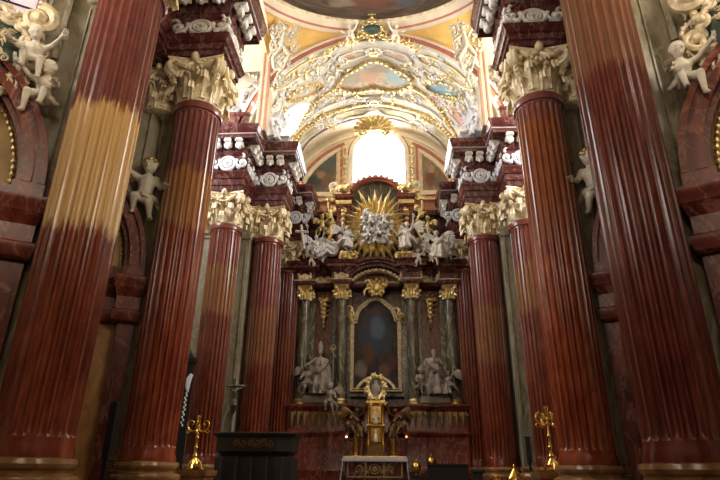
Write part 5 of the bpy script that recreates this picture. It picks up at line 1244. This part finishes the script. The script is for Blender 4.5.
o = MB(); o.box(TX-.24, TX+.24, 26.46, 26.5, 3.55, 4.3); o.box(TX-.22, TX+.22, 26.46, 26.5, 2.75, 3.35); o.build('door', M['brass'], tb, smooth=False)
o = MB(); head(o, (TX, 26.33, 4.12), .075, (0, -1, 0)); o.cap2((TX, 26.36, 3.98), .1, (TX, 26.36, 3.6), .14); o.cap2((TX-.1, 26.36, 3.95), .045, (TX-.16, 26.28, 3.75), .035); o.cap2((TX+.1, 26.36, 3.95), .045, (TX+.15, 26.28, 3.8), .035); put('figure', baked(o, 'figure', M['gilt'], .016, 2), tb, -tb.location)
o = MB(); head(o, (TX, 26.35, 3.2), .055, (0, -1, 0)); o.cap2((TX, 26.38, 3.08), .07, (TX, 26.38, 2.8), .1); put('figure', baked(o, 'figure', M['ivory'], .014, 2), tb, -tb.location)
o = MB(); n = 24; zc = 5.15
ring = [(.36*cos(2*pi*i/n)*(1 if sin(2*pi*i/n) > 0 else 1.02), .50*sin(2*pi*i/n)) for i in range(n)]
o.loop([(TX+x, 26.55, zc+z) for x, z in ring], .10, 8); mp = plane_map((TX, 26.5, zc), (1, 0, 0), (0, 0, 1), (0, -1, 0))
for i in range(16): a = 2*pi*i/16; scroll(o, mp, (.42*cos(a), .56*sin(a)), .12, a, (-1)**i, 1.2, .045, 14, .05)
for q in (-1, 1): scroll(o, mp, (q*.3, -.62), .2, RD(90), q, 1.4, .06, 18, .03); leafblob(o, mp, (q*.15, -.65), .4, .07, RD(-90+q*40), .05)
o.build('gilded_niche_frame', M['gold'], tb)
MB().prism([(TX+x, zc+z) for x, z in ring], 26.6, 26.66).build('niche', M['greygreen'], tb, smooth=False)
o = MB(); o.lathe([(.16, -.42), (.12, -.3), (.2, -.1), (.16, .12), (.07, .22), (.08, .32), (.01, .4)], 14, (TX, 26.5, zc), flat=(1, .5)); o.build('niche_figure', M['stone'], tb)
o = MB(); arc_band(o, TX, 4.72, .95, 26.9, 27.2, 0, .12, RD(25), RD(155)); o.build('hood', M['gilt'], tb, ang=30)
for q in (-1, 1):
    t = thing('adoring_angel', 'dark bronze adoring angel on the %s of the tabernacle' % ('left' if q < 0 else 'right'), 'statue', (TX+q*1.0, 26.95, 2.9)); t.rotation_euler = (0, 0, -q*.7)
    for a, me in FIGS['angel' if q < 0 else 'angel_m'].items():
        c = me.copy(); c.materials[0] = M['bronze']; put('wing' if a.startswith('wing') else a, c, t)
    tag(MB().plan([(TX+q*1.0-.4, 26.5), (TX+q*1.0+.4, 26.5), (TX+q*1.0+.4, 27.3), (TX+q*1.0-.4, 27.3)], [(.05, 1.0), (.05, 1.3), (0, 1.4), (0, 2.75), (.06, 2.82), (.06, 2.9)]).build('angel_pedestal', M['darkred'], ang=25), 'dark red pedestal under the %s adoring angel' % ('left' if q < 0 else 'right'), 'pedestal')
def candlestick(x, y, z, h, label, nm='candlestick'):
    t = thing(nm, label, 'candlestick', (x, y, z), 'altar candlesticks')
    MB().lathe([(.17, 0), (.18, .04), (.1, .08), (.1, .13)], 16, (x, y, z)).build('stand', M['brass'], t); MB().lathe([(.12, .12), (.13, .16), (.125, h-.1), (.15, h-.05), (.15, h), (.01, h+.01)], 16, (x, y, z)).build('candle', M['brass'], t)
for x, L in ((-.94, 'left'), (.78, 'right')): candlestick(x, 26.2, 2.12, .78, 'stout brass candlestick on the %s half of the altar table' % L)
# vessels right of the altar
def vessel(px, py, Y, s, label, lid=True):
    p = at(px, py, Y); t = thing('brass_vessel', label, 'vessel', p)
    MB().lathe([(.16*s, 0), (.18*s, .05*s), (.08*s, .12*s), (.1*s, .2*s), (.26*s, .34*s), (.3*s, .5*s), (.26*s, .6*s), (.2*s, .66*s)], 20, p).build('bowl', M['brass'], t)
    o = MB().lathe([(.29*s, .62*s), (.27*s, .68*s), (.12*s, .8*s), (.04*s, .85*s), (.05*s, .92*s), (.01, .96*s)], 20, p)
    o.build('lid', M['brass'], t)
    MB().plan([(p.x-.35*s, p.y-.35*s), (p.x+.35*s, p.y-.35*s), (p.x+.35*s, p.y+.35*s), (p.x-.35*s, p.y+.35*s)], [(.05, 1.0-.0), (.05, 1.05), (0, 1.1), (0, p.z-.03), (.04, p.z-.02), (.04, p.z)]).build('stand', M['wood'], t, smooth=False)
vessel(416.5, 476, 25.5, .72, 'small squat brass vessel just right of the altar table'); vessel(432, 471, 26.2, .75, 'larger brass vessel on a dark stand further right of the altar table')
tag(MB().plan([(2.3, 26.0), (4.0, 26.0), (4.0, 26.5), (2.3, 26.5)], [(.04, 1.0), (.04, 1.1), (0, 1.15), (0, 1.72), (.06, 1.76), (.06, 1.84)]).build('credence_bench', M['wood'], smooth=False), 'low dark bench behind the brass vessels right of the altar', 'bench')

# ================================================================== FURNISHINGS IN FRONT
def candelabrum(p, h, label):
    x, y, z = p; t = thing('candelabrum', label, 'candelabrum', p, 'standing brass candelabra')
    o = MB()
    for k in range(3):
        a = k*2*pi/3+.5; o.tube([(x+.06*cos(a), y+.06*sin(a), z+.26), (x+.16*cos(a), y+.16*sin(a), z+.2), (x+.2*cos(a), y+.2*sin(a), z+.05), (x+.25*cos(a), y+.25*sin(a), z+.025)], [.05, .045, .04, .035], 7)
    o.lathe([(.15, .16), (.13, .22), (.06, .3), (.05, .34)], 16, p); o.build('tripod_base', M['brass'], t)
    MB().lathe([(.05, .32), (.075, .38), (.04, .44), (.03, .55), (.055, .6), (.03, .65), (.026, .82), (.05, .87), (.024, .92), (.022, h*.78), (.05, h*.8), (.03, h*.84)], 14, p).build('stem', M['brass'], t)
    for k in range(4):
        a = k*pi/2+.2; d = V3(cos(a), sin(a), 0); P = Vector(p); zz = h*.74
        o = MB(); o.tube([P+d*r+V3(0, 0, zz+z) for r, z in ((0, 0), (.08, -.05), (.17, -.06), (.26, .0), (.31, .10), (.29, .20), (.21, .25), (.14, .21), (.14, .14), (.19, .12))], [.024, .026, .028, .03, .03, .028, .026, .024, .022, .026], 8)
        o.tube([P+d*r+V3(0, 0, zz+z) for r, z in ((.2, -.05), (.28, -.10), (.33, -.06), (.30, -.02))], [.02, .022, .02, .016], 7)
        o.build('arm', M['brass'], t)
    MB().lathe([(.02, h*.82), (.05, h*.86), (.03, h*.92), (.06, h*.96), (.05, h), (.01, h+.02)], 12, p).build('finial', M['brass'], t); return t
p = at(193.5, 470, 16.5); candelabrum(p, 1.47, 'polished brass candelabrum with curled arms at the left column base')
tag(MB().plan([(p.x-.45, p.y-.45), (p.x+.45, p.y-.45), (p.x+.45, p.y+.45), (p.x-.45, p.y+.45)], [(.1, 0), (.1, .2), (0, .3), (0, p.z-.2), (.06, p.z-.15), (.08, p.z-.06), (.08, p.z)]).build('rail_post', M['base'], ang=25), 'ochre marble rail post under the left candelabrum', 'post')
p = at(557, 472, 15.3); p.x -= .1; candelabrum(p, 1.6, 'tarnished brass candelabrum in front of the second right column base')
tag(MB().plan([(p.x-.4, p.y-.4), (p.x+.4, p.y-.4), (p.x+.4, p.y+.4), (p.x-.4, p.y+.4)], [(.1, 0), (.1, .2), (0, .3), (0, p.z-.2), (.06, p.z-.15), (.08, p.z-.06), (.08, p.z)]).build('rail_post', M['base'], ang=25), 'ochre marble rail post under the right candelabrum', 'post')
# rails joining the posts to the chancel
for s in SD:
    tag(MB().plan(plan_s([(-7.6, 20.3), (-5.2, 20.3), (-5.2, 20.9), (-7.6, 20.9)], s), [(.1, 0), (.1, .3), (0, .4), (0, 1.05), (.06, 1.12), (.1, 1.22), (.1, 1.42), (.04, 1.5)]).build('marble_rail', M['base'], ang=25), 'ochre marble rail block in front of the outer %s chancel column' % SIDE[s], 'rail')
# crucifix
a = at(234.5, 379, 20.2); b = at(231, 420, 20.2); t = thing('crucifix', 'dark wooden crucifix with a bronze figure hung on the grey pilaster at left', 'crucifix', a.lerp(b, .5))
c0 = at(237, 388, 20.2)
o = MB(); o.tube([a, b], .05, 4); o.tube([at(229, 386, 20.2), at(245, 386, 20.2)], .05, 4); o.tube([b, V3(b.x, b.y, .0)], .03, 6); o.build('cross', M['wood'], t, smooth=False)
o = MB(); hd = at(235.5, 386, 20.05); head(o, hd, .07, (.3, -1, -.5)); ch = at(234.8, 392, 20.08); hp = at(234.2, 401, 20.08); kn = at(234, 407, 20.0); ft = at(232.3, 414, 20.1)
o.cap2(hd, .04, ch, .07); o.cap2(ch, .105, hp, .085); l = at(229.3, 386.5, 20.1); r_ = at(244, 386.5, 20.1)
o.cap2(ch+V3(-.09, 0, .05), .045, l, .025); o.cap2(ch+V3(.09, 0, .05), .045, r_, .025)
for sg in (-1, 1): o.cap2(hp+V3(sg*.05, 0, 0), .07, kn+V3(sg*.05, 0, 0), .05); o.cap2(kn+V3(sg*.05, 0, 0), .05, ft+V3(sg*.02, 0, 0), .03)
hm = MB(); hand(hm, l, V3(-1, 0, .2), .8, V3(0, -1, 0)); hand(hm, r_, V3(1, 0, .2), .8, V3(0, -1, 0))
bd = baked(o, 'figure', M['darkbronze'], .016, 2); bm = bmesh.new(); bm.from_mesh(bd); m2 = hm.mesh('h', M['darkbronze']); bm.from_mesh(m2); bm.to_mesh(bd); bm.free(); put('figure', bd, t, -t.location)
o = MB(); drape(o, [hp+V3(0, 0, .1), hp, kn+V3(0, .0, .02)], [.1, .125, .12], [.09, .11, .1], 7, .15); o.build('loincloth', M['darkbronze'], t)
# dark carved pulpit / stall front at left
L0 = at(217, 440, 18.6); R0 = at(293, 446, 18.6); zt = at(255, 433, 18.6).z
t = thing('carved_stall', 'black carved wooden stall front with faint gilded figures at lower left', 'stall', (L0.x*.5+R0.x*.5, 18.9, 0))
x0, x1 = L0.x, R0.x
pl = [(x0, 18.5), (x0+.5, 18.35), (x1-.5, 18.35), (x1, 18.6), (x1+.05, 19.6), (x0, 19.6)]
MB().plan(pl, [(.05, 0), (.05, .3), (-.02, .4), (-.02, zt-.75), (-.16, zt-.68), (-.1, zt-.62), (-.02, zt-.55), (-.02, zt-.14), (.04, zt-.1), (.1, zt-.03), (.1, zt), (0, zt+.02)]).build('body', M['wood'], t, ang=25)
o = MB(); mp = plane_map(((x0+x1)/2, 18.33, zt-.35), (1, 0, 0), (0, 0, 1), (0, -1, 0))
for k, u in enumerate((-.42, .05, .45)):
    scroll(o, mp, (u-.1, .02), .12, 1, 1, 1.3, .022, 16, .0); scroll(o, mp, (u+.1, -.02), .12, 2, -1, 1.3, .022, 16, .0); leafblob(o, mp, (u, -.1), .25, .03, RD(80), .01)
o.build('gilded_carving', M['bronze'], t)
o = MB()
for k in range(5): o.lathe([(.03, .4), (.07, .55), (.04, .8), (.07, 1.1), (.03, zt-.7)], 10, (x0+.3+(x1-x0-.6)*k/4, 18.32, 0))
o.build('balusters', M['wood'], t)
# black panel for the dark void at left, pale ribbon for its glint
p = at(184, 425, 20.5)
t = thing('void_panel', 'black panel standing for the dark void between the left columns', 'screen', (p.x, 20.6, 0))
x = p.x
MB().plan([(x-.9, 20.5), (x+.02, 20.5), (x+.02, 20.8), (x-.9, 20.8)], [(.04, 0), (.04, .3), (0, .4), (0, 5.2), (.06, 5.3), (.06, 5.45)]).build('panel', M['black'], t, smooth=False)
o = MB(); o.ell((x-.35, 20.6, 5.6), (.22, .15, .3)); o.tube([(x-.8, 20.65, 5.45), (x-.6, 20.65, 5.75), (x-.3, 20.65, 5.9), (x-.05, 20.65, 5.5)], .07); o.build('void_top', M['black'], t)
pts = [at(a, b, 20.35) for a, b in ((192, 374), (189, 379), (187.5, 386), (187.5, 391), (185.5, 398), (185, 405), (183.5, 412), (182.5, 420), (181, 428))]
t = thing('glint_ribbon', 'pale ribbon and beads shaped after the glint in the dark left gap', 'ornament', pts[0])
o = MB(); o.tube(pts[:4], [.07, .10, .085, .04], 8); o.build('ribbon', M['cool'], t)
o = MB()
for i in range(3, len(pts)-1):
    for f in (0, .33, .66): q = pts[i].lerp(pts[i+1], f); o.ell(q+V3(.03*sin(i*3+f*9), 0, 0), (.035, .035, .05), 7, 5)
o.build('beads', M['cool'], t)
# small things at the right
p = at(477, 480, 21.0)
tag(MB().plan([(p.x-.14, 20.9), (p.x+.2, 20.9), (p.x+.2, 21.3), (p.x-.14, 21.3)], [(.0, .6), (.0, 1.5), (.04, 1.53), (.04, 1.6), (-.1, 1.66)]).build('dark_box', M['wood'], smooth=False), 'small black wooden box by the right chancel rail', 'box')
p = at(496.5, 478, 15.8); t = thing('paschal_candle', 'thin orange-red candle on a brass holder, right of the altar', 'candle', p)
MB().lathe([(.018, .12), (.018, .62), (.004, .66)], 10, p).build('candle', M['wax'], t); MB().lathe([(.1, -.0), (.11, .02), (.03, .05), (.02, .1), (.035, .13)], 12, p).build('holder', M['brass'], t)
MB().lathe([(.22, -p.z), (.22, -p.z+.08), (.04, -p.z+.15), (.035, -.1), (.1, -.03), (.1, 0)], 14, p).build('stand', M['brass'], t)
p = at(516, 486, 12.5); t = thing('brass_cover', 'brass lidded bowl with a pointed cover, low between the right columns', 'vessel', p)
MB().lathe([(.16, 0), (.17, .08), (.15, .14)], 20, p).build('bowl', M['brass'], t); MB().lathe([(.17, .14), (.155, .17), (.1, .24), (.05, .31), (.03, .34), (.035, .38), (.005, .42)], 20, p).build('lid', M['brass'], t)
MB().lathe([(.28, -p.z), (.28, -p.z+.08), (.06, -p.z+.2), (.05, -.15), (.16, -.03), (.16, 0)], 16, p).build('stand', M['base'], t)
for (px, py, Y, q, h) in ((528.5, 449, 20.7, 'right', .9), (111, 430, 12.3, 'left', 1.2)):
    p = at(px, py, Y); t = thing('dark_locker', 'narrow black upright panel against the grey stone on the %s' % q, 'panel', p)
    MB().plan([(p.x-.055, p.y-.06), (p.x+.055, p.y-.06), (p.x+.055, p.y+.08), (p.x-.055, p.y+.08)], [(0, p.z-h/2), (.02, p.z-h/2+.03), (.02, p.z+h/2-.03), (0, p.z+h/2)]).build('panel', M['black'], t, smooth=False)
    MB().box(p.x-.04, p.x+.04, p.y-.03, p.y+.03, 0, p.z-h/2).build('post', M['black'], t, smooth=False)

# ================================================================== CAMERA, WORLD, VIEW
cd = bpy.data.cameras.new('camera'); cam = bpy.data.objects.new('camera', cd); COL.objects.link(cam)
cd.sensor_width = 36; cd.lens = CF/720*36; cd.clip_start = .1; cd.clip_end = 200
fwd = ray(360, 240); rt = (ray(460, 240)-fwd).normalized(); fwd.normalize(); upv = rt.cross(fwd).normalized()
cam.matrix_world = Matrix.Translation(CAMP) @ Matrix((rt, upv, -fwd)).transposed().to_4x4()
S.camera = cam
wd = bpy.data.worlds.new('world'); S.world = wd; wd.use_nodes = True
wd.node_tree.nodes['Background'].inputs[0].default_value = (.75, .85, 1, 1); wd.node_tree.nodes['Background'].inputs[1].default_value = .6
vs_ = S.view_settings; vs_.view_transform = 'Standard'; vs_.look = 'None'; vs_.exposure = EXPO; vs_.gamma = 1; vs_.use_curve_mapping = False
